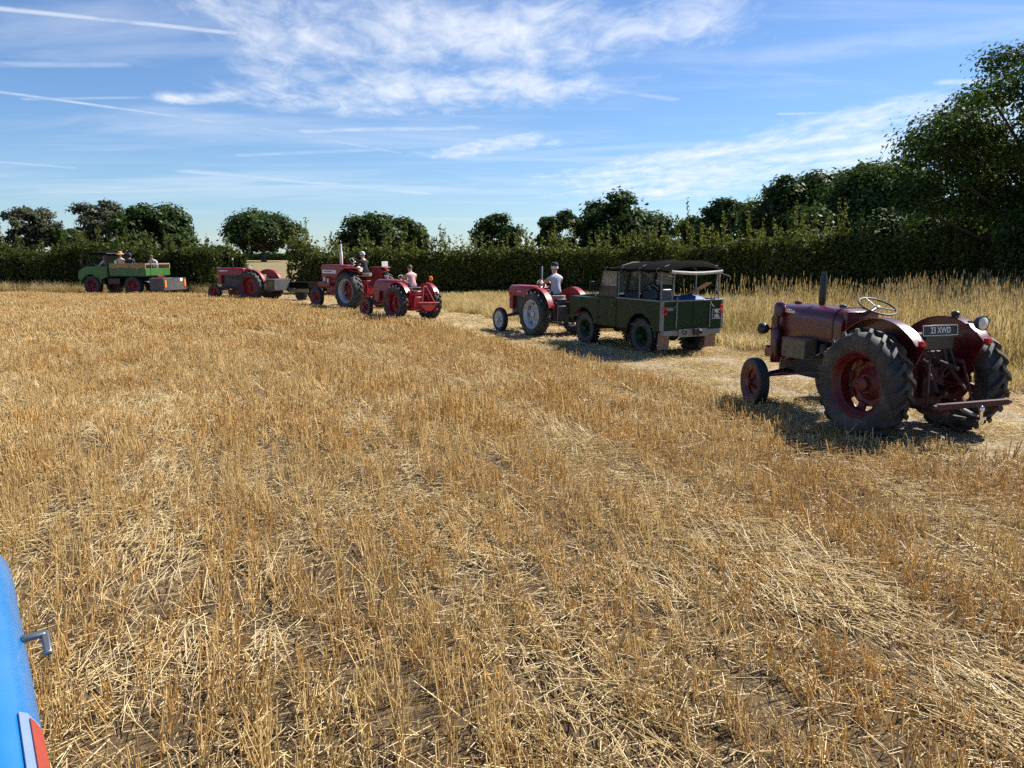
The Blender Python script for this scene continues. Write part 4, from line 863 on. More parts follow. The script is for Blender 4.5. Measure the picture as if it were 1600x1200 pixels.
# ---------------------------------------------------------------- 4 big red tractor with white stripe and stack
h4 = R_(47)
P4 = dict(R=0.745, W=0.42, Rr=0.45, tx=0.80, fR=0.41, fW=0.20, fRr=0.24, fx=0.74, wb=2.30, paint=M_RED, engine=M_RED, gear=M_RED, rim=M_GREYW, disc=M_REDW, frim=M_REDW, by0=0.90, by1=2.62, bw=0.58, zt=1.70, zb=1.22, zn=0.78, style='square', rc=0.05,
          cowl=0.30, sy=0.66, sz=1.83, stilt=40, lamps=(), guard=dict(w=0.34, a0=35, a1=120, side=True, gap=0.10), seat_z=1.28, ez=0.70, nl=20, lug=0.045, link=M_RED, tyre=M_RUB, dish=-0.5)
T4 = tractor('large_tractor', 'large red tractor with a white bonnet stripe and tall pale exhaust stack', place(546, 484, 0.80, h4), h4, P4)
for s in (-1, 1):
    MB().box((s * 0.287, 1.86, 1.42), (0.012, 1.36, 0.14)).build('bonnet_stripe', M_WHITE, T4, 0.004)
    MB().box((s * 0.2945, 2.12, 1.425), (0.004, 0.56, 0.035)).build('faded_badge_strip', M_BOXG, T4)
    MB().box((s * 0.66, -0.10, 1.60), (0.36, 0.86, 0.05)).build('flat_mudguard_top', M_RED, T4, 0.012)
MB().lathe([(1.68, 0.05), (1.70, 0.062), (2.20, 0.062), (2.24, 0.040), (2.52, 0.040), (2.53, 0.03)], (0.12, 1.75, 0), 'Z', 16).build('exhaust_stack', M_WHITE, T4)
MB().cyl((-0.35, 2.28, 1.05), (-0.35, 2.28, 1.20), 0.06).cyl((-0.35, 2.05, 0.98), (-0.35, 2.05, 1.16), 0.045).build('fuel_filters', M_WHITE, T4)
MB().box((0, 2.40, 0.90), (0.66, 0.90, 0.16)).build('side_rail', M_RED, T4, 0.012)
plate(T4, (0.58, -0.50, 1.74), 0.30, 0.20, [], 0.075, 0, 0, M_WHITE, M_PLATE, False)
MB().box((0.58, -0.47, 1.60), (0.03, 0.03, 0.14)).build('plate_bracket', M_IRON, T4)
bo = MB().lathe([(1.70, 0.05), (1.74, 0.07), (1.80, 0.065), (1.84, 0.04), (1.85, 0.001)], (0.74, -0.36, 0), 'Z', 16).build('beacon', M_AMBER, T4); MB().cyl((0.74, -0.36, 1.60), (0.74, -0.36, 1.71), 0.018).build('beacon_post', M_RED, bo)
MB().box((-0.25, 0.02, 1.50), (0.36, 0.10, 0.14)).ball((-0.30, 0.0, 1.58), (0.09, 0.06, 0.08)).build('seat_cushion', M_WHITE, T4, 0.02)

# ---------------------------------------------------------------- 5 red tractor with grey transport box
h5 = R_(68)
P5 = dict(R=0.69, W=0.34, Rr=0.41, tx=0.70, fR=0.37, fW=0.18, fRr=0.22, fx=0.66, wb=2.13, paint=M_RED, engine=M_GREYE, gear=M_GREYE, rim=M_REDW, disc=M_REDW, frim=M_REDW, by0=0.82, by1=2.32, bw=0.54, zt=1.50, zb=1.16, zn=0.76, style='square', rc=0.08,
          cowl=0.24, sy=0.60, sz=1.56, stilt=38, lamps=(), guard=dict(w=0.18, a0=25, a1=165, side=True, gap=0.06), seat_z=1.08, ez=0.60, nl=19, link=M_GREYE, axle=M_GREYE, window=False)
T5 = tractor('vintage_tractor', 'red tractor carrying a grey transport box, between the green truck and the large tractor', place(393, 471, 0.70, h5), h5, P5)
MB().lathe([(1.45, 0.035), (1.62, 0.035), (2.10, 0.032), (2.11, 0.022)], (-0.20, 1.40, 0), 'Z', 14).build('exhaust_pipe', M_BLACK, T5)
MB().lathe([(1.86, 0.036), (1.95, 0.036)], (-0.20, 1.40, 0), 'Z', 14).build('exhaust_band', M_WHITE, T5)
MB().box((-0.275, 1.92, 1.36), (0.01, 0.50, 0.05)).build('bonnet_badge', M_WHITE, T5)
def transport_box(root, y, z, w, d, h, m, name='transport_box'):
    o = MB().box((0, y - d, z), (w, 0.03, h)).box((-w / 2, y - d / 2, z), (0.03, d, h)).box((w / 2, y - d / 2, z), (0.03, d, h)).box((0, y, z), (w, 0.03, h)).box((0, y - d / 2, z - h / 2), (w, d, 0.03)).build(name, m, root, 0.006); return o
tb = transport_box(T5, -0.78, 0.76, 1.10, 0.42, 0.50, M_BOXG)
MB().box((-0.568, -0.99, 0.78), (0.006, 0.26, 0.24)).build('faded_panel', mat('faded_yellow_paint', (0.15, 0.13, 0.06), 0.7, 0, 0.3, 12), tb)

# the low trailer showing between this tractor and the large one
tx_, ty_ = g(468, 469); TRL = empty('farm_trailer', (tx_ + 0.3, ty_, 0), R_(70), label='low dark flat trailer with a pale tailboard strip behind the tractor with transport box', cat='trailer')
MB().box((0, 0, 0.72), (1.10, 1.1, 0.26)).build('bed', M_CANVAS, TRL, 0.01)
for s in (-1, 1):
    MB().box((s * 0.565, 0, 0.47), (0.02, 1.1, 0.16)).build('side_board', mat('pale_board', (0.17, 0.15, 0.09), 0.7, 0, 0.25, 10), TRL, 0.004)
    wheel(TRL, 'wheel', (s * 0.48, -0.1, 0.29), rib_tyre(0.30, 0.16, 0.19), 0.19, 0.16, s, M_RUBB, M_IRON, M_IRON, 0.2, bolts=5, hub=0.05, window=False)
MB().tube([(0, 0.5, 0.62), (0, 1.3, 0.5)], 0.035, 8).build('tow_bar', M_IRON, TRL)

# ---------------------------------------------------------------- 6 the blue tractor the picture is taken from: only its bonnet edge shows
h6 = R_(35.7)
BLU = empty('blue_tractor', (0.15, -0.30, 0), h6, label='bright blue tractor with a metal bonnet catch and red decal, standing in the stubble', cat='tractor')
def to_local(p, loc, h):
    dx, dy = p[0] - loc[0], p[1] - loc[1]; return (dx * math.cos(h) + dy * math.sin(h), -dx * math.sin(h) + dy * math.cos(h))
ZE = 1.29                                      # height of the flared outer edge
e0 = to_local(g(74, 1200, ZE), (0.15, -0.30), h6); e1 = to_local(g(31, 950, ZE), (0.15, -0.30), h6); e2 = to_local(g(2, 866, ZE), (0.15, -0.30), h6)
xe = (e0[0] + e1[0]) / 2; ye = e2[1] + 0.10; bw6 = 0.66; cx6 = xe - bw6 / 2
def s6(y, k, drop=0.0):
    h = bw6 / 2 * k; half = [(h, 0.95), (h + 0.004, 1.16), (h, ZE - drop), (h - 0.02, ZE + 0.035 - drop), (h - 0.06, ZE + 0.058 - drop), (h - 0.085, ZE + 0.064 - drop), (h - 0.092, ZE + 0.060 - drop), (h - 0.10, ZE + 0.068 - drop), (0.06, ZE + 0.085 - drop)]
    return [(cx6 - x, y, z) for x, z in half] + [(cx6 + x, y, z) for x, z in half[::-1]]
MB().loft([s6(0.55, 1), s6(ye - 0.32, 1), s6(ye - 0.16, 0.985, 0.006), s6(ye - 0.05, 0.93, 0.03), s6(ye, 0.84, 0.08), s6(ye + 0.02, 0.70, 0.16)]).build('bonnet', M_BLUET, BLU, angle=50)
MB().tube([(xe - 0.0885, 0.6, ZE + 0.0625), (xe - 0.0885, ye - 0.33, ZE + 0.0625)], 0.005, 6).build('bonnet_seam', M_BOXG, BLU)
def mid(px, py): return to_local(g(px, py, ZE), (0.15, -0.30), h6)
cm = mid(46, 1004)
MB().box((xe + 0.016, cm[1], ZE + 0.012), (0.045, 0.020, 0.012)).box((xe + 0.036, cm[1] - 0.030, ZE + 0.004), (0.016, 0.075, 0.012), rx=R_(14)).build('bonnet_catch', mat('dull_chrome', (0.24, 0.25, 0.26), 0.38, 0.8, 0.1, 30), BLU, 0.004)
dm = mid(52, 1100)
def decal(name, a, b, m, lift): return MB().prism([(xe + p[0] + lift, p[1] + lift) for p in a] + [(xe + p[0] + lift - 0.002, p[1] + lift - 0.003) for p in a[::-1]], 0.62, dm[1] - b, 'Y').build(name, m, BLU)
decal('decal_panel', [(-0.032, ZE + 0.044), (-0.02, ZE + 0.037), (-0.004, ZE + 0.008)], 0.10, mat('decal_pale_blue', (0.15, 0.21, 0.37), 0.5), 0.002)
decal('decal_stripe', [(-0.019, ZE + 0.036), (-0.012, ZE + 0.025), (-0.003, ZE + 0.004)], 0.12, mat('decal_red', (0.28, 0.04, 0.026), 0.5), 0.004)
for k in range(5): MB().lathe([(0, 0.009), (0.004, 0.008), (0.006, 0.001)], (xe - 0.13, 0.75 + 0.3 * k, ZE + 0.069), 'Z', 10).build('rivet', M_BLUET, BLU)
MB().box((cx6, 0.9, 0.78), (0.34, 1.9, 0.36)).box((cx6, 0.0, 0.72), (0.40, 0.9, 0.42)).build('chassis', M_GREYE, BLU, 0.01)
for s in (-1, 1):
    wheel(BLU, 'rear_wheel', (cx6 + s * 0.72, -0.35, 0.66), lug_tyre(0.68, 0.33, 0.39, 18), 0.39, 0.33, s, M_RUB, M_GREYW, M_BLUET, -0.2)
    wheel(BLU, 'front_wheel', (cx6 + s * 0.50, ye - 0.72, 0.33), rib_tyre(0.34, 0.16, 0.22), 0.22, 0.16, s, M_RUBB, M_GREYW, M_GREYW, 0.2, bolts=6, hub=0.05, window=False)
MB().cyl((cx6 - 0.66, -0.35, 0.66), (cx6 + 0.66, -0.35, 0.66), 0.09).cyl((cx6 - 0.46, ye - 0.72, 0.34), (cx6 + 0.46, ye - 0.72, 0.34), 0.04).box((cx6, ye - 0.72, 0.50), (0.2, 0.2, 0.34)).build('axles', M_GREYE, BLU)
# ---------------------------------------------------------------- 7 the green off-roader with a canvas tilt
hL = R_(27)
LR = empty('off_road_car', (*place(1006, 553, 0.66, hL), 0), hL, label='dark green open-sided off-road car under a raised black canvas tilt', cat='car')
AX = 0.385
for s in (-1, 1):
    for yy in (0, 2.23):
        wheel(LR, 'wheel', (s * 0.66, yy, AX - 0.012), block_tyre(0.395, 0.205, 0.21), 0.21, 0.205, s, M_RUBB, M_GREENP, M_GREENP, 0.1, bolts=5, hub=0.06, window=False)
    xs = sorted((s * 0.80, s * 0.772))
    archr = arc(0, 0.40, 0.475, 165.5, 14.5, 16); archf = arc(2.23, 0.40, 0.475, 165.5, 14.5, 16)
    MB().prism([(-0.74, 0.56), (-0.74, 1.15), (0.86, 1.15), (0.86, 0.52)] + archr[::-1], xs[0], xs[1], 'X').build('tub_side', M_GREENP, LR, 0.004)
    MB().prism([(1.615, 0.52), (1.615, 1.13), (2.70, 1.11), (2.84, 1.06), (2.86, 0.62), (2.72, 0.52)] + archf[::-1], xs[0], xs[1], 'X').build('front_wing', M_GREENP, LR, 0.004)
    MB().box((s * 0.68, 2.22, 1.105), (0.21, 1.22, 0.03)).build('wing_top', M_GREENP, LR, 0.008)
    MB().prism([(-0.02 + y_, z_) for y_, z_ in arc(0, 0.40, 0.50, 180, 0, 14)] + [(y_ * 0.97, 0.40 + (z_ - 0.40) * 0.97) for y_, z_ in arc(0, 0.40, 0.50, 0, 180, 14)], *sorted((s * 0.77, s * 0.50)), 'X').build('wheel_box', M_BLACK, LR)
    d = MB().box((s * 0.792, 1.238, 0.835), (0.026, 0.722, 0.63)).build('door', M_GREENP, LR, 0.006)
    MB().box((s * 0.815, 0.98, 1.00), (0.03, 0.11, 0.05)).build('door_handle', M_BLACK, d, 0.006)
    hg = MB()
    for z in (0.68, 1.03): hg.box((s * 0.812, 1.60, z), (0.02, 0.11, 0.045))
    hg.build('door_hinges', M_GREENP, d, 0.004)
    MB().box((s * 0.80, 0.06, 1.165), (0.05, 1.62, 0.03)).build('waist_capping', M_GALV, LR, 0.006)
    MB().box((s * 0.79, 1.24, 1.166), (0.035, 0.72, 0.02)).build('door_capping', M_GREENP, LR, 0.004)
    dt = MB().tube([(s * 0.775, 0.89, 1.17), (s * 0.765, 0.89, 1.77), (s * 0.765, 1.45, 1.77), (s * 0.775, 1.60, 1.17)], 0.017, 7).tube([(s * 0.772, 0.89, 1.40), (s * 0.772, 1.55, 1.40)], 0.014, 7)
    dt.box((s * 0.773, 1.24, 1.285), (0.014, 0.68, 0.23)); dt = dt.build('door_top', M_BLACK, LR)
    MB().prism([(0.90, 1.41), (0.90, 1.76), (1.445, 1.76), (1.53, 1.41)], *sorted((s * 0.768, s * 0.772)), 'X').build('window_pane', M_GLASS, dt)
    MB().box((s * 0.785, -0.755, 0.86), (0.06, 0.02, 0.60)).box((s * 0.805, -0.73, 0.86), (0.012, 0.07, 0.60)).build('corner_capping', M_GALV, LR, 0.003)
    MB().box((s * 0.60, -0.745, 0.86), (0.34, 0.025, 0.58)).build('rear_panel', M_GREENP, LR, 0.004)
    MB().lathe([(-0.045, 0.001), (-0.045, 0.034), (-0.03, 0.042), (0.0, 0.044)], (s * 0.735, -0.765, 1.02), 'Y', 16).build('tail_lamp', M_TAIL, LR)
    MB().lathe([(-0.04, 0.001), (-0.038, 0.028), (0.0, 0.034)], (s * 0.735, -0.765, 0.91), 'Y', 14).build('indicator_lamp', M_TAIL, LR)
    MB().box((s * 0.62, -0.60, 0.335), (0.29, 0.014, 0.36), rx=R_(3)).build('mud_flap', M_FLAP, LR)
    MB().tube([(s * 0.44, -0.775, 0.60), (s * 0.44, -0.775, 1.15)], 0.014, 7).build('tailgate_post', M_GALV, LR)
    MB().tube([(s * 0.44, -0.79, 1.10), (s * 0.52, -0.795, 1.02)], 0.012, 6).tube([(s * 0.44, -0.785, 1.10), (s * 0.44, -0.785, 1.24)], 0.012, 6).build('tailgate_hook', M_GALV, LR)
    MB().tube([(s * 0.80, 1.66, 1.15), (s * 0.90, 1.70, 1.24), (s * 0.90, 1.70, 1.34)], 0.010, 7).box((s * 0.91, 1.70, 1.40), (0.12, 0.03, 0.20)).build('wing_mirror', M_BLACK, LR, 0.006)
    MB().box((s * 0.42, -0.20, 0.90), (0.40, 1.00, 0.05)).build('side_bench', M_BLACK, LR, 0.01)
tg = MB().box((0, -0.755, 0.86), (0.86, 0.028, 0.58)).build('tailgate', M_GREENP, LR, 0.004)
rb = MB()
for x in (-0.42, 0.0, 0.42): rb.box((x, -0.773, 0.88), (0.025, 0.014, 0.50))
rb.box((0, -0.773, 0.645), (0.86, 0.014, 0.03)).build('tailgate_ribs', M_GREENP, tg)
MB().box((0, -0.745, 1.165), (1.58, 0.05, 0.028)).build('rear_capping', M_GALV, LR, 0.005)
MB().box((0, -0.70, 0.505), (1.50, 0.12, 0.11)).box((0, -0.775, 0.50), (0.76, 0.04, 0.17)).build('rear_crossmember', M_GALV, LR, 0.008)
MB().box((0.06, -0.82, 0.52), (0.16, 0.10, 0.13)).lathe([(-0.14, 0.03), (-0.12, 0.05), (-0.07, 0.05)], (0.10, -0.78, 0.52), 'Y', 14).cyl((0.06, -0.87, 0.42), (0.06, -0.87, 0.60), 0.02).build('tow_hitch', M_IRON, LR, 0.004)
ring = MB().tube([(-0.24 + 0.05 * math.cos(a), -0.805, 0.52 + 0.05 * math.sin(a)) for a in [2 * PI * k / 14 for k in range(14)]], 0.011, 6, closed=True).build('tow_ring', M_IRON, LR)
MB().box((-0.60, -0.762, 1.00), (0.17, 0.008, 0.06)).build('maker_badge', M_GALV, LR, 0.01)
plate(LR, (0.63, -0.772, 0.87), 0.27, 0.22, ['MJC', '295L'], 0.098, 0)
MB().box((0, 0.55, 0.62), (1.52, 2.55, 0.05)).box((0.36, 1.1, 0.50), (0.09, 3.5, 0.11)).box((-0.36, 1.1, 0.50), (0.09, 3.5, 0.11)).cyl((-0.6, 0, AX), (0.6, 0, AX), 0.05).cyl((-0.6, 2.23, AX), (0.6, 2.23, AX), 0.05).ball((0.1, 0, AX), (0.14, 0.13, 0.14)).ball((0.2, 2.23, AX), (0.14, 0.13, 0.14)).box((0, 1.4, 0.45), (0.3, 0.6, 0.2)).build('chassis', M_IRON, LR, 0.01)
MB().loft([bsec(1.66, 1.16, 1.08, 1.20, 0.04), bsec(2.3, 1.12, 1.08, 1.185, 0.04), bsec(2.78, 1.08, 1.07, 1.145, 0.04)]).build('bonnet', M_GREENP, LR)
MB().box((0, 2.82, 0.86), (1.05, 0.05, 0.46)).box((0, 2.92, 0.56), (1.60, 0.06, 0.13)).build('front_panel', M_GREENP, LR, 0.008)
MB().box((0, 1.625, 0.88), (1.56, 0.03, 0.58)).build('bulkhead', M_GREENP, LR, 0.006)
ws = MB().tube([(-0.74, 1.62, 1.18), (-0.73, 1.46, 1.79), (0.73, 1.46, 1.79), (0.74, 1.62, 1.18), (-0.74, 1.62, 1.18)], 0.024, 8).tube([(0, 1.62, 1.18), (0, 1.46, 1.79)], 0.02, 8).build('windscreen_frame', M_GREENP, LR)
for s in (-1, 1): MB().add([(s * 0.025, 1.61, 1.21), (s * 0.71, 1.61, 1.21), (s * 0.70, 1.468, 1.77), (s * 0.025, 1.468, 1.77)], [(0, 1, 2, 3)]).add([(s * 0.025, 1.615, 1.21), (s * 0.71, 1.615, 1.21), (s * 0.70, 1.473, 1.77), (s * 0.025, 1.473, 1.77)], [(0, 1, 2, 3)]).build('windscreen_pane', M_GLASS, ws)
# canvas tilt, sides rolled up
def tilt_sec(y, w, ze, zc, sag=0.0, t=0.012):
    top = [(-w + 2 * w * i / 12, y, ze + (zc - ze) * (1 - abs(2 * i / 12 - 1) ** 2.6) - sag * math.sin(PI * i / 12)) for i in range(13)]
    return top + [(x, y, z - t) for x, y, z in top[::-1]]
cv = MB().loft([tilt_sec(1.50, 0.75, 1.78, 1.815), tilt_sec(1.2, 0.76, 1.79, 1.87), tilt_sec(0.82, 0.76, 1.81, 1.95), tilt_sec(0.45, 0.76, 1.80, 1.945, 0.01), tilt_sec(0.08, 0.76, 1.82, 1.985), tilt_sec(-0.32, 0.76, 1.80, 1.965, 0.012), tilt_sec(-0.68, 0.77, 1.81, 1.985), tilt_sec(-0.86, 0.77, 1.74, 1.86)]).build('canvas_roof', M_CANVAS, LR, angle=60)
for s in (-1, 1):
    MB().tube([(s * 0.775, 1.45 - 0.21 * k, 1.775 + 0.012 * math.sin(k * 2.1)) for k in range(12)], [0.03 + 0.008 * math.sin(k * 1.7) for k in range(12)], 9).build('rolled_side', M_CANVAS, cv)
    for k in range(4): MB().tube([(s * 0.775 + 0.045 * math.cos(a), 1.3 - 0.62 * k, 1.775 + 0.05 * math.sin(a)) for a in [2 * PI * j / 10 for j in range(10)]], 0.006, 5, closed=True).build('strap', M_GALV, cv)
MB().tube([(-0.66 + 0.132 * k, -0.84 - 0.02 * math.sin(PI * k / 10), 1.76 - 0.035 * math.sin(PI * k / 10)) for k in range(11)], 0.034, 10).build('rolled_rear_curtain', mat('pale_canvas_lining', (0.42, 0.41, 0.40), 0.75, 0, 0.15, 14), cv)
hp = MB()
for y in (0.84, 0.08, -0.66):
    LRh = MB().tube([(-0.76, y, 1.16), (-0.76, y, 1.74), (-0.68, y, 1.86), (-0.4, y, 1.93), (0.4, y, 1.93), (0.68, y, 1.86), (0.76, y, 1.74), (0.76, y, 1.16)], 0.015, 8).build('tilt_hoop', M_GALV, LR)
for s in (-1, 1):
    MB().tube([(s * 0.56, -0.76, 1.16), (s * 0.56, -0.84, 1.80)], 0.012, 7).build('tilt_pole', M_GALV, LR)
    MB().tube([(s * 0.76, -0.66, 1.72), (s * 0.74, -0.98, 1.66)], 0.010, 6).build('awning_stay', M_GALV, LR)
steering(LR, 1.16, 1.27, 0.20, R_(48), M_BLACK, (0, 1.55, 1.0))
for o in list(LR.children):
    if o.name.startswith('steering'): o.location.x = 0.38
for s in (-1, 0, 1):
    MB().box((s * 0.45, 0.98, 0.96), (0.40, 0.42, 0.13)).build('seat', M_BLACK, LR, 0.03); MB().box((s * 0.45, 0.76, 1.16), (0.38, 0.09, 0.34), rx=R_(-10)).build('seat_back', M_BLACK, LR, 0.03)
TARP = MB().loft([[(0.30 + w * math.cos(R_(a)) * 0.36, -0.25 + yy, 0.93 + q * (0.5 + 0.5 * math.sin(R_(a)))) for a in range(0, 360, 30)] for yy, w, q in ((-0.36, 0.5, 0.18), (-0.2, 0.95, 0.31), (0.05, 1.0, 0.34), (0.25, 0.8, 0.28), (0.36, 0.4, 0.16))]).build('blue_tarpaulin', mat('blue_tarp', (0.03, 0.09, 0.24), 0.6, 0, 0.2, 12), None)
tag(TARP, 'folded blue tarpaulin in the back of the off-road car', 'tarpaulin'); TARP.matrix_world = Matrix.Translation(LR.location) @ Matrix.Rotation(hL, 4, 'Z')
PLK = MB().box((0.30, -0.42, 1.33), (0.16, 0.98, 0.025), rx=R_(-24)).build('wooden_plank', M_WOOD, None, 0.003); tag(PLK, 'bare wooden plank leaning out of the off-road car', 'plank'); PLK.matrix_world = Matrix.Translation(LR.location) @ Matrix.Rotation(hL, 4, 'Z')

# ---------------------------------------------------------------- 8 the green truck with red wheels
hU = R_(78)
UM = empty('flatbed_truck', (*place(211, 462, 0.80, hU), 0), hU, label='green flatbed truck with red wheels and wooden sideboards, leading the convoy', cat='truck')
UB = 2.42
for s in (-1, 1):
    for yy in (0, UB): wheel(UM, 'wheel', (s * 0.80, yy, 0.50), lug_tyre(0.515, 0.31, 0.27, 18, 0.028), 0.27, 0.31, s, M_RUBB, M_REDW, M_REDW, 0.1, bolts=6, hub=0.07, window=False)
MB().box((0.36, 1.3, 0.84), (0.10, 4.3, 0.14)).box((-0.36, 1.3, 0.84), (0.10, 4.3, 0.14)).cyl((-0.7, 0, 0.62), (0.7, 0, 0.62), 0.08).cyl((-0.7, UB, 0.62), (0.7, UB, 0.62), 0.08).box((-0.62, 1.2, 0.74), (0.34, 0.7, 0.30)).box((0.62, 1.2, 0.74), (0.34, 0.6, 0.30)).box((0, 1.6, 0.7), (0.4, 1.4, 0.3)).build('chassis', M_BLACK, UM, 0.01)
cab = [(1.42, 0.98), (1.42, 1.52), (2.72, 1.50), (3.14, 1.26), (3.20, 0.86), (3.02, 0.80)] + arc(UB, 0.50, 0.62, 28, 152, 12)
for s in (-1, 1):
    MB().prism(cab, *sorted((s * 0.96, s * 0.92)), 'X').build('cab_side', M_TRUCKG, UM, 0.01)
    fd = MB().prism([(UB + q * math.cos(R_(a)), 0.50 + q * math.sin(R_(a))) for q, a in [(0.66, a) for a in range(10, 171, 10)] + [(0.60, a) for a in range(170, 9, -10)]], *sorted((s * 0.99, s * 0.66)), 'X').build('front_mudguard', M_TRUCKG if s else M_BLACK, UM)
    dr = MB().box((s * 0.966, 1.86, 1.25), (0.02, 0.78, 0.48)).build('door', M_TRUCKG, UM, 0.01); MB().box((s * 0.985, 1.56, 1.34), (0.02, 0.11, 0.04)).build('door_handle', M_BLACK, dr)
    MB().tube([(s * 0.93, 2.62, 1.50), (s * 0.88, 2.44, 2.18)], 0.028, 7).build('windscreen_pillar', M_BLACK, UM)
    MB().box((s * 0.90, 1.50, 1.84), (0.05, 0.12, 0.66)).build('cab_post', M_BLACK, UM, 0.01)
    MB().tube([(s * 0.98, 2.70, 1.45), (s * 1.08, 2.80, 1.62)], 0.012, 6).box((s * 1.10, 2.80, 1.74), (0.03, 0.14, 0.24)).build('mirror', M_BLACK, UM)
MB().loft([bsec(2.72, 1.86, 0.95, 1.50, 0.06), bsec(2.95, 1.82, 0.95, 1.40, 0.08), bsec(3.16, 1.76, 0.92, 1.25, 0.10), bsec(3.21, 1.70, 0.92, 1.15, 0.10)]).build('nose', M_TRUCKG, UM, angle=45)
MB().box((0, 1.42, 1.24), (1.86, 0.04, 0.54)).box((0, 2.1, 0.96), (1.84, 1.3, 0.05)).build('cab_back', M_TRUCKG, UM, 0.006)
MB().add([(-0.86, 2.61, 1.53), (0.86, 2.61, 1.53), (0.84, 2.44, 2.14), (-0.84, 2.44, 2.14)], [(0, 1, 2, 3)]).build('windscreen_pane', M_GLASS, UM)
MB().loft([tilt_sec(2.52, 0.92, 2.16, 2.22, 0, 0.07), tilt_sec(2.2, 0.95, 2.20, 2.30, 0, 0.09), tilt_sec(1.8, 0.95, 2.20, 2.32, 0, 0.09), tilt_sec(1.40, 0.95, 2.18, 2.29, 0, 0.09)]).build('soft_top', M_CANVAS, UM, angle=60)
MB().box((0, 1.45, 1.84), (1.80, 0.02, 0.62)).build('cab_darkening_sheet', M_CANVAS, UM)  # dark sheet added so that the inside of the cab looks dark
MB().box((0, 1.40, 2.16), (1.84, 0.04, 0.05)).build('roll_bar', M_BLACK, UM, 0.01)
MB().box((0.45, 1.75, 1.35), (0.5, 0.4, 0.5)).box((-0.45, 1.75, 1.35), (0.5, 0.4, 0.5)).build('cab_seats', M_BLACK, UM, 0.04)
MB().box((0, 0.20, 1.02), (1.96, 2.10, 0.07)).build('load_bed', M_BLACK, UM, 0.006)
for s in (-1, 1):
    b_ = MB().box((s * 0.985, 0.20, 1.22), (0.03, 2.10, 0.36)).build('side_board', M_TRUCKG, UM, 0.006)
    q_ = MB()
    for y in (-0.55, 0.20, 0.95): q_.box((s * 1.004, y, 1.22), (0.014, 0.05, 0.34))
    q_.build('board_ribs', M_TRUCKG, b_); 
    for k in range(2): MB().box((s * 0.985, 0.20, 1.475 + 0.125 * k), (0.025, 2.10, 0.115)).build('plank', M_WOOD, b_, 0.003)
tbd = MB().box((0, -0.86, 1.22), (1.96, 0.03, 0.36)).build('tail_board', M_TRUCKG, UM, 0.006)
q_ = MB()
for x in (-0.6, 0.5): q_.box((x, -0.88, 1.22), (0.05, 0.014, 0.34))
q_.build('board_ribs', M_TRUCKG, tbd); MB().box((0, -0.86, 1.63), (1.96, 0.04, 0.05)).box((-0.97, -0.86, 1.5), (0.04, 0.04, 0.24)).box((0.97, -0.86, 1.5), (0.04, 0.04, 0.24)).build('tail_rail', M_WOOD, tbd)
MB().box((0, 1.23, 1.42), (1.94, 0.03, 0.76)).build('headboard', M_TRUCKG, UM, 0.006)
MB().tube([(-0.55, -0.88, 1.10), (-0.55, -0.90, 1.95)], 0.022, 7).build('tail_strap', M_FLAP, UM)
tb8 = transport_box(UM, -1.02, 0.60, 1.86, 0.80, 0.62, M_BOXG)
for s in (-1, 1): MB().box((s * 0.80, -1.85, 0.62), (0.13, 0.03, 0.36)).build('tail_lamp', M_AMBER, tb8, 0.008)
plate(tb8, (0.52, -1.842, 0.80), 0.20, 0.16, [], 0.06, 0, 0, M_WHITE, M_PLATE, False)
MB().box((0, -0.95, 0.98), (0.5, 0.2, 0.08)).build('linkage_bracket', M_REDW, UM, 0.01)
MB().box((0.0, -0.72, 0.72), (1.5, 0.30, 0.02), rx=R_(18)).build('rear_splash_guard', M_GALV, UM)
# ================================================================ people
M_SKIN = mat('skin', (0.50, 0.28, 0.20), 0.55, 0, 0.06, 20)
M_HAIRW = mat('white_hair', (0.62, 0.60, 0.56), 0.8, 0, 0.1, 40)
M_HAIRB = mat('brown_hair', (0.10, 0.055, 0.035), 0.7, 0, 0.2, 40)
def cloth(name, c): return mat(name, c, 0.85, 0, 0.12, 9, bump=0.25)
M_CAPD = cloth('dark_cap_cloth', (0.018, 0.018, 0.024)); M_SHIRTB = cloth('pale_blue_shirt_cloth', (0.40, 0.44, 0.54)); M_TROU = cloth('dark_trouser_cloth', (0.025, 0.027, 0.034)); M_JEAN = cloth('blue_jean_cloth', (0.07, 0.12, 0.22))
M_PINK = cloth('pink_shirt_cloth', (0.62, 0.36, 0.38)); M_JACK = cloth('black_jacket_cloth', (0.016, 0.016, 0.02)); M_CREAM = cloth('cream_shirt_cloth', (0.62, 0.50, 0.42)); M_NAVY = cloth('navy_jumper_cloth', (0.012, 0.018, 0.055)); M_LGREY = cloth('light_grey_shirt_cloth', (0.52, 0.53, 0.55)); M_STRAWH = cloth('straw_hat', (0.55, 0.30, 0.16)); M_SHOE = mat('shoe_leather', (0.02, 0.017, 0.014), 0.5)
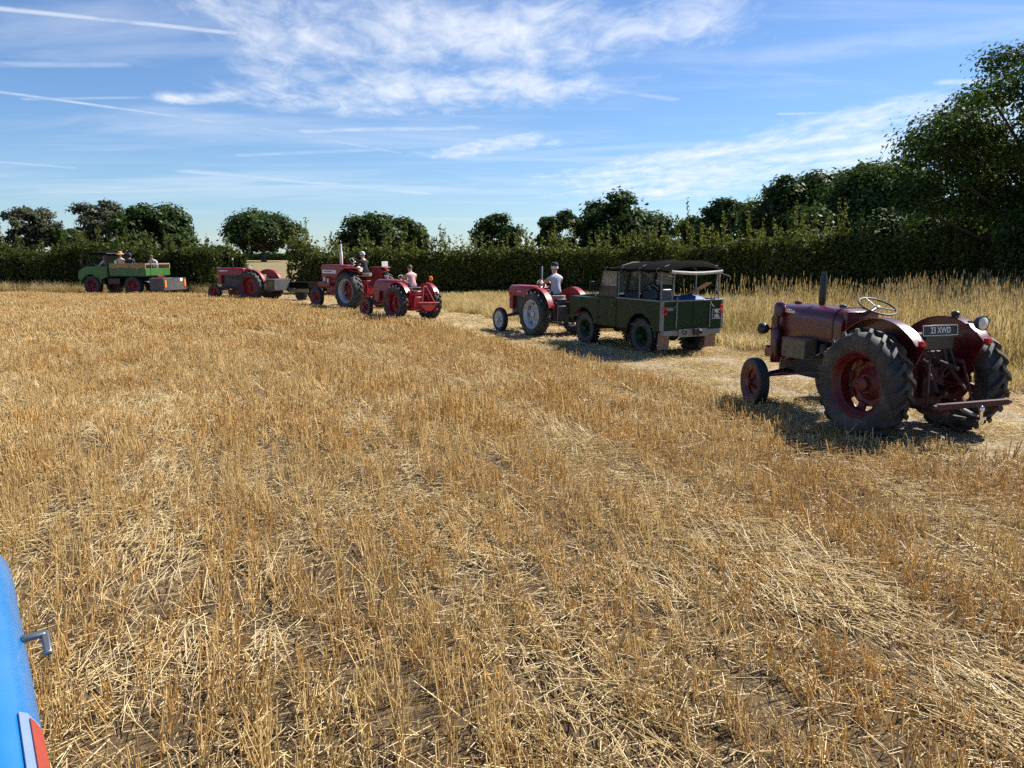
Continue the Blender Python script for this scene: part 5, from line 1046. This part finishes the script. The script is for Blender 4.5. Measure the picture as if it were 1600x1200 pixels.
def person(label, loc, head, shirt, trousers, sleeve=1.0, hands=((-0.16, 0.42, 0.36), (0.16, 0.42, 0.36)), lean=0.0, turn=0.0, size=1.0, hat=None, hat_m=None, hair=M_HAIRB, nod=0.0, foot=(0.47, -0.44), group=None, look=0.0):
    """seated figure; loc is the seat point under the pelvis, facing +Y turned by head"""
    root = empty('person', loc, head, label=label, cat='person', group=group); root.scale = (size,) * 3
    sl_, cl_ = math.sin(lean), math.cos(lean)
    def tp(x, y, z): return (x, y * cl_ + z * sl_, 0.09 + z * cl_ - y * sl_)     # torso bends about the hips
    nv, ne, nr, part = [], [], [], []
    def v(p, r, b): nv.append(p); nr.append(r if isinstance(r, tuple) else (r, r)); part.append(b); return len(nv) - 1
    pel = v((0, 0, 0.09), (0.155, 0.115), 't'); wai = v(tp(0, 0.01, 0.17), (0.140, 0.105), 's'); che = v(tp(0, 0.0, 0.36), (0.165, 0.115), 's'); upc = v(tp(0, -0.005, 0.47), (0.135, 0.09), 's')
    nec = v(tp(0, 0.015, 0.56), 0.055, 'k'); hd0 = v(tp(0, 0.035, 0.635), (0.066, 0.078), 'k'); hd1 = v(tp(0, 0.030, 0.72), (0.072, 0.090), 'k'); hd2 = v(tp(0, 0.020, 0.79), (0.055, 0.066), 'k')
    ne += [(pel, wai), (wai, che), (che, upc), (upc, nec), (nec, hd0), (hd0, hd1), (hd1, hd2)]; tips = []
    for s, hnd in zip((-1, 1), hands):
        hp = v((s * 0.10, 0.05, 0.07), 0.088, 't'); kn = v((s * 0.15, 0.43, 0.10), 0.062, 't'); an = v((s * 0.14, foot[0], foot[1] + 0.07), 0.042, 't'); to = v((s * 0.15, foot[0] + 0.17, foot[1] + 0.02), 0.035, 'f')
        ne += [(pel, hp), (hp, kn), (kn, an), (an, to)]
        sh = Vector(tp(s * 0.185, 0.0, 0.455)); hv = Vector(hnd); d_ = (hv - sh); L = min(d_.length, 0.555); hv = sh + d_.normalized() * L
        h_ = math.sqrt(max(0.29 ** 2 - (L / 2) ** 2, 0.0004)); el = (sh + hv) / 2 + Vector((s * 0.5, -0.1, -0.86)).normalized() * h_ * 0.9
        a = v(tuple(sh), 0.062, 's'); e_ = v(tuple(el), 0.045, 's' if sleeve > 0.45 else 'k'); mdl = v(tuple(el.lerp(hv, 0.5)), 0.038, 's' if sleeve > 0.8 else 'k'); w_ = v(tuple(el.lerp(hv, 0.86)), 0.028, 'k'); pa = v(tuple(hv), (0.036, 0.02), 'k')
        ne += [(upc, a), (a, e_), (e_, mdl), (mdl, w_), (w_, pa)]; tips.append((s, el, hv))
    me = bpy.data.meshes.new('body'); me.from_pydata(nv, ne, []); ob = bpy.data.objects.new('body', me); COL.objects.link(ob)
    ob.modifiers.new('skin', 'SKIN'); sd = ob.modifiers.new('sub', 'SUBSURF'); sd.levels = 2; sd.render_levels = 2
    if not me.skin_vertices: bpy.context.view_layer.objects.active = ob; bpy.ops.mesh.customdata_skin_add() if hasattr(bpy.ops.mesh, 'customdata_skin_add') else None
    lay = me.skin_vertices[0].data
    for i, r in enumerate(nr): lay[i].radius = r; lay[i].use_root = (i == 0)
    dg = bpy.context.evaluated_depsgraph_get(); m2 = bpy.data.meshes.new_from_object(ob.evaluated_get(dg)); COL.objects.unlink(ob); bpy.data.objects.remove(ob)
    bm = bmesh.new(); bm.from_mesh(m2); body_faces = len(bm.faces)
    # hands, face: joined into the same body mesh
    ex = MB()
    for s, el, hv in tips:
        f_ = (hv - el).normalized(); sd_ = Vector((1, 0, 0)) if abs(f_.x) < 0.8 else Vector((0, 1, 0)); n_ = f_.cross(sd_).normalized(); w_ = n_.cross(f_)
        for k, ln in enumerate((0.070, 0.080, 0.076, 0.060)):
            b = hv + w_ * (0.027 - 0.018 * k) + f_ * 0.02; ex.tube([b, b + f_ * ln * 0.5 - n_ * 0.012, b + f_ * ln * 0.75 - n_ * 0.045, b + f_ * ln * 0.5 - n_ * 0.065], [0.0095, 0.009, 0.008, 0.007], 6)
        b = hv + w_ * s * -0.03 - f_ * 0.02; ex.tube([b, b + w_ * s * -0.025 + f_ * 0.03, b + w_ * s * -0.015 + f_ * 0.05 - n_ * 0.02], [0.011, 0.010, 0.008], 6)
    def hp_(x, y, z): return tp(x, y, z)
    ex.ball(hp_(0, 0.130, 0.695), (0.014, 0.024, 0.022), 8, 6).ball(hp_(0.074, 0.02, 0.70), (0.012, 0.024, 0.036), 8, 6).ball(hp_(-0.074, 0.02, 0.70), (0.012, 0.024, 0.036), 8, 6).ball(hp_(0, 0.095, 0.612), (0.03, 0.028, 0.022), 8, 6).ball(hp_(0, 0.110, 0.652), (0.024, 0.012, 0.008), 8, 6)
    e2 = MB()
    for s in (-1, 1): e2.ball(hp_(s * 0.029, 0.113, 0.718), (0.012, 0.009, 0.008), 8, 6)
    bpts = np.array(nv); segs = [(np.array(nv[a]), np.array(nv[b]), part[b] if part[b] != 'k' or part[a] == 'k' else ('k' if b != 4 else 'k')) for a, b in ne]
    mats = [M_SKIN, shirt, trousers, M_SHOE, M_PLATE]; key = {'k': 0, 's': 1, 't': 2, 'f': 3}
    for f in bm.faces:
        c = np.array(f.calc_center_median()); best, bp_ = 9, 's'
        for a, b, p_ in segs:
            ab = b - a; t_ = np.clip(np.dot(c - a, ab) / (np.dot(ab, ab) + 1e-9), 0, 1); d_ = np.linalg.norm(c - a - ab * t_)
            if d_ < best: best, bp_ = d_, p_
        f.material_index = key[bp_]; f.smooth = True
    for src, mi in ((ex, 0), (e2, 4)):
        vv = [bm.verts.new(p) for p in src.v]
        for fc in src.f:
            try: q = bm.faces.new([vv[i] for i in fc]); q.material_index = mi; q.smooth = True
            except ValueError: pass
    bmesh.ops.recalc_face_normals(bm, faces=bm.faces); m2.materials.clear()
    for m in mats: m2.materials.append(m)
    bm.to_mesh(m2); bm.free()
    mesh_obj('body', m2, root); hc = Vector(tp(0, 0.018, 0.735))
    if hair: MB().lathe([(0.0 + 0.13 * i / 7 - 0.035, 0.088 * math.sqrt(max(0, 1 - ((i / 7 - 0.15) / 0.9) ** 2)) + 0.004) for i in range(8)], tuple(hc + Vector((0, -0.012, 0))), 'Z', 18).build('hair', hair, root)
    if hat:
        t = MB()
        if hat == 'cap': t.loft([[(hc.x + 0.093 * q * math.cos(R_(a)), hc.y + 0.112 * q * math.sin(R_(a)), hc.z + 0.03 + z_) for a in range(0, 360, 24)] for q, z_ in ((1.0, 0), (1.02, 0.03), (0.9, 0.07), (0.55, 0.098), (0.1, 0.105))]).loft([[(hc.x + 0.085 * q * math.cos(R_(a)), hc.y + 0.07 + 0.12 * q * math.sin(R_(a)), hc.z + 0.035 + z_) for a in range(0, 181, 20)] for q, z_ in ((1.0, 0), (1.0, 0.012))], closed=True)
        if hat in ('sunhat',): t.loft([[(hc.x + 0.1 * q * math.cos(R_(a)), hc.y + 0.11 * q * math.sin(R_(a)), hc.z + 0.02 + z_) for a in range(0, 360, 20)] for q, z_ in ((2.0, -0.02), (1.5, 0.0), (1.02, 0.015), (0.98, 0.10), (0.6, 0.125), (0.1, 0.13))])
        if hat == 'hood': t.ball(tuple(hc + Vector((0, -0.02, -0.02))), (0.115, 0.125, 0.15), 16, 10)
        if hat == 'beanie': t.loft([[(hc.x + 0.095 * q * math.cos(R_(a)), hc.y + 0.112 * q * math.sin(R_(a)), hc.z + z_) for a in range(0, 360, 24)] for q, z_ in ((1.0, -0.01), (1.03, 0.03), (0.92, 0.085), (0.55, 0.12), (0.1, 0.13))])
        t.build({'cap': 'flat_cap', 'sunhat': 'sun_hat', 'hood': 'hood', 'beanie': 'woolly_hat'}[hat], hat_m, root)
    return root
def on(root, x, y, z):
    M = Matrix.LocRotScale(root.location, root.rotation_euler, None); p = M @ Vector((x, y, z)); return tuple(p)
person('older man in a dark cap and pale blue shirt driving the tractor with silver wheels', on(T2, 0, -0.02, 0.96), h2, M_SHIRTB, M_TROU, 0.4, ((-0.17, 0.50, 0.40), (0.17, 0.50, 0.40)), R_(6), hat='cap', hat_m=M_CAPD, hair=M_HAIRW)
person('person in a pale pink shirt and blue jeans riding the all-red tractor', on(T3, 0, -0.02, 0.96), h3, M_PINK, M_JEAN, 0.4, ((-0.17, 0.52, 0.36), (0.17, 0.52, 0.36)), R_(14), size=0.92, hair=M_HAIRB)
person('driver in a black jacket and grey hat on the large tractor with the white stripe', on(T4, 0, -0.02, 1.30), h4, M_JACK, M_TROU, 1.0, ((-0.18, 0.52, 0.42), (0.18, 0.52, 0.42)), R_(12), hat='beanie', hat_m=M_LGREY, hair=M_HAIRB)
person('passenger in a straw sun hat and cream shirt on the truck bed', on(UM, -0.62, 0.86, 1.30), hU + R_(-90), M_CREAM, M_TROU, 0.4, ((-0.2, 0.35, 0.15), (0.2, 0.35, 0.15)), R_(2), hat='sunhat', hat_m=M_STRAWH)
person('passenger in a navy hooded jumper on the truck bed', on(UM, -0.58, 0.36, 1.27), hU + R_(-80), M_NAVY, M_TROU, 1.0, ((-0.2, 0.35, 0.15), (0.2, 0.35, 0.15)), R_(5), hat='hood', hat_m=M_NAVY)
person('passenger in a light grey shirt leaning forward at the back of the truck bed', on(UM, 0.40, -0.45, 1.27), hU + R_(95), M_LGREY, M_TROU, 0.5, ((-0.22, 0.42, 0.20), (0.22, 0.42, 0.20)), R_(28), hair=M_HAIRB)
person('person in a white shirt at the wheel in the truck cab', on(UM, -0.42, 1.86, 1.22), hU, M_WHITE, M_TROU, 0.5, ((-0.18, 0.45, 0.32), (0.18, 0.45, 0.32)), R_(4), hair=M_HAIRB)
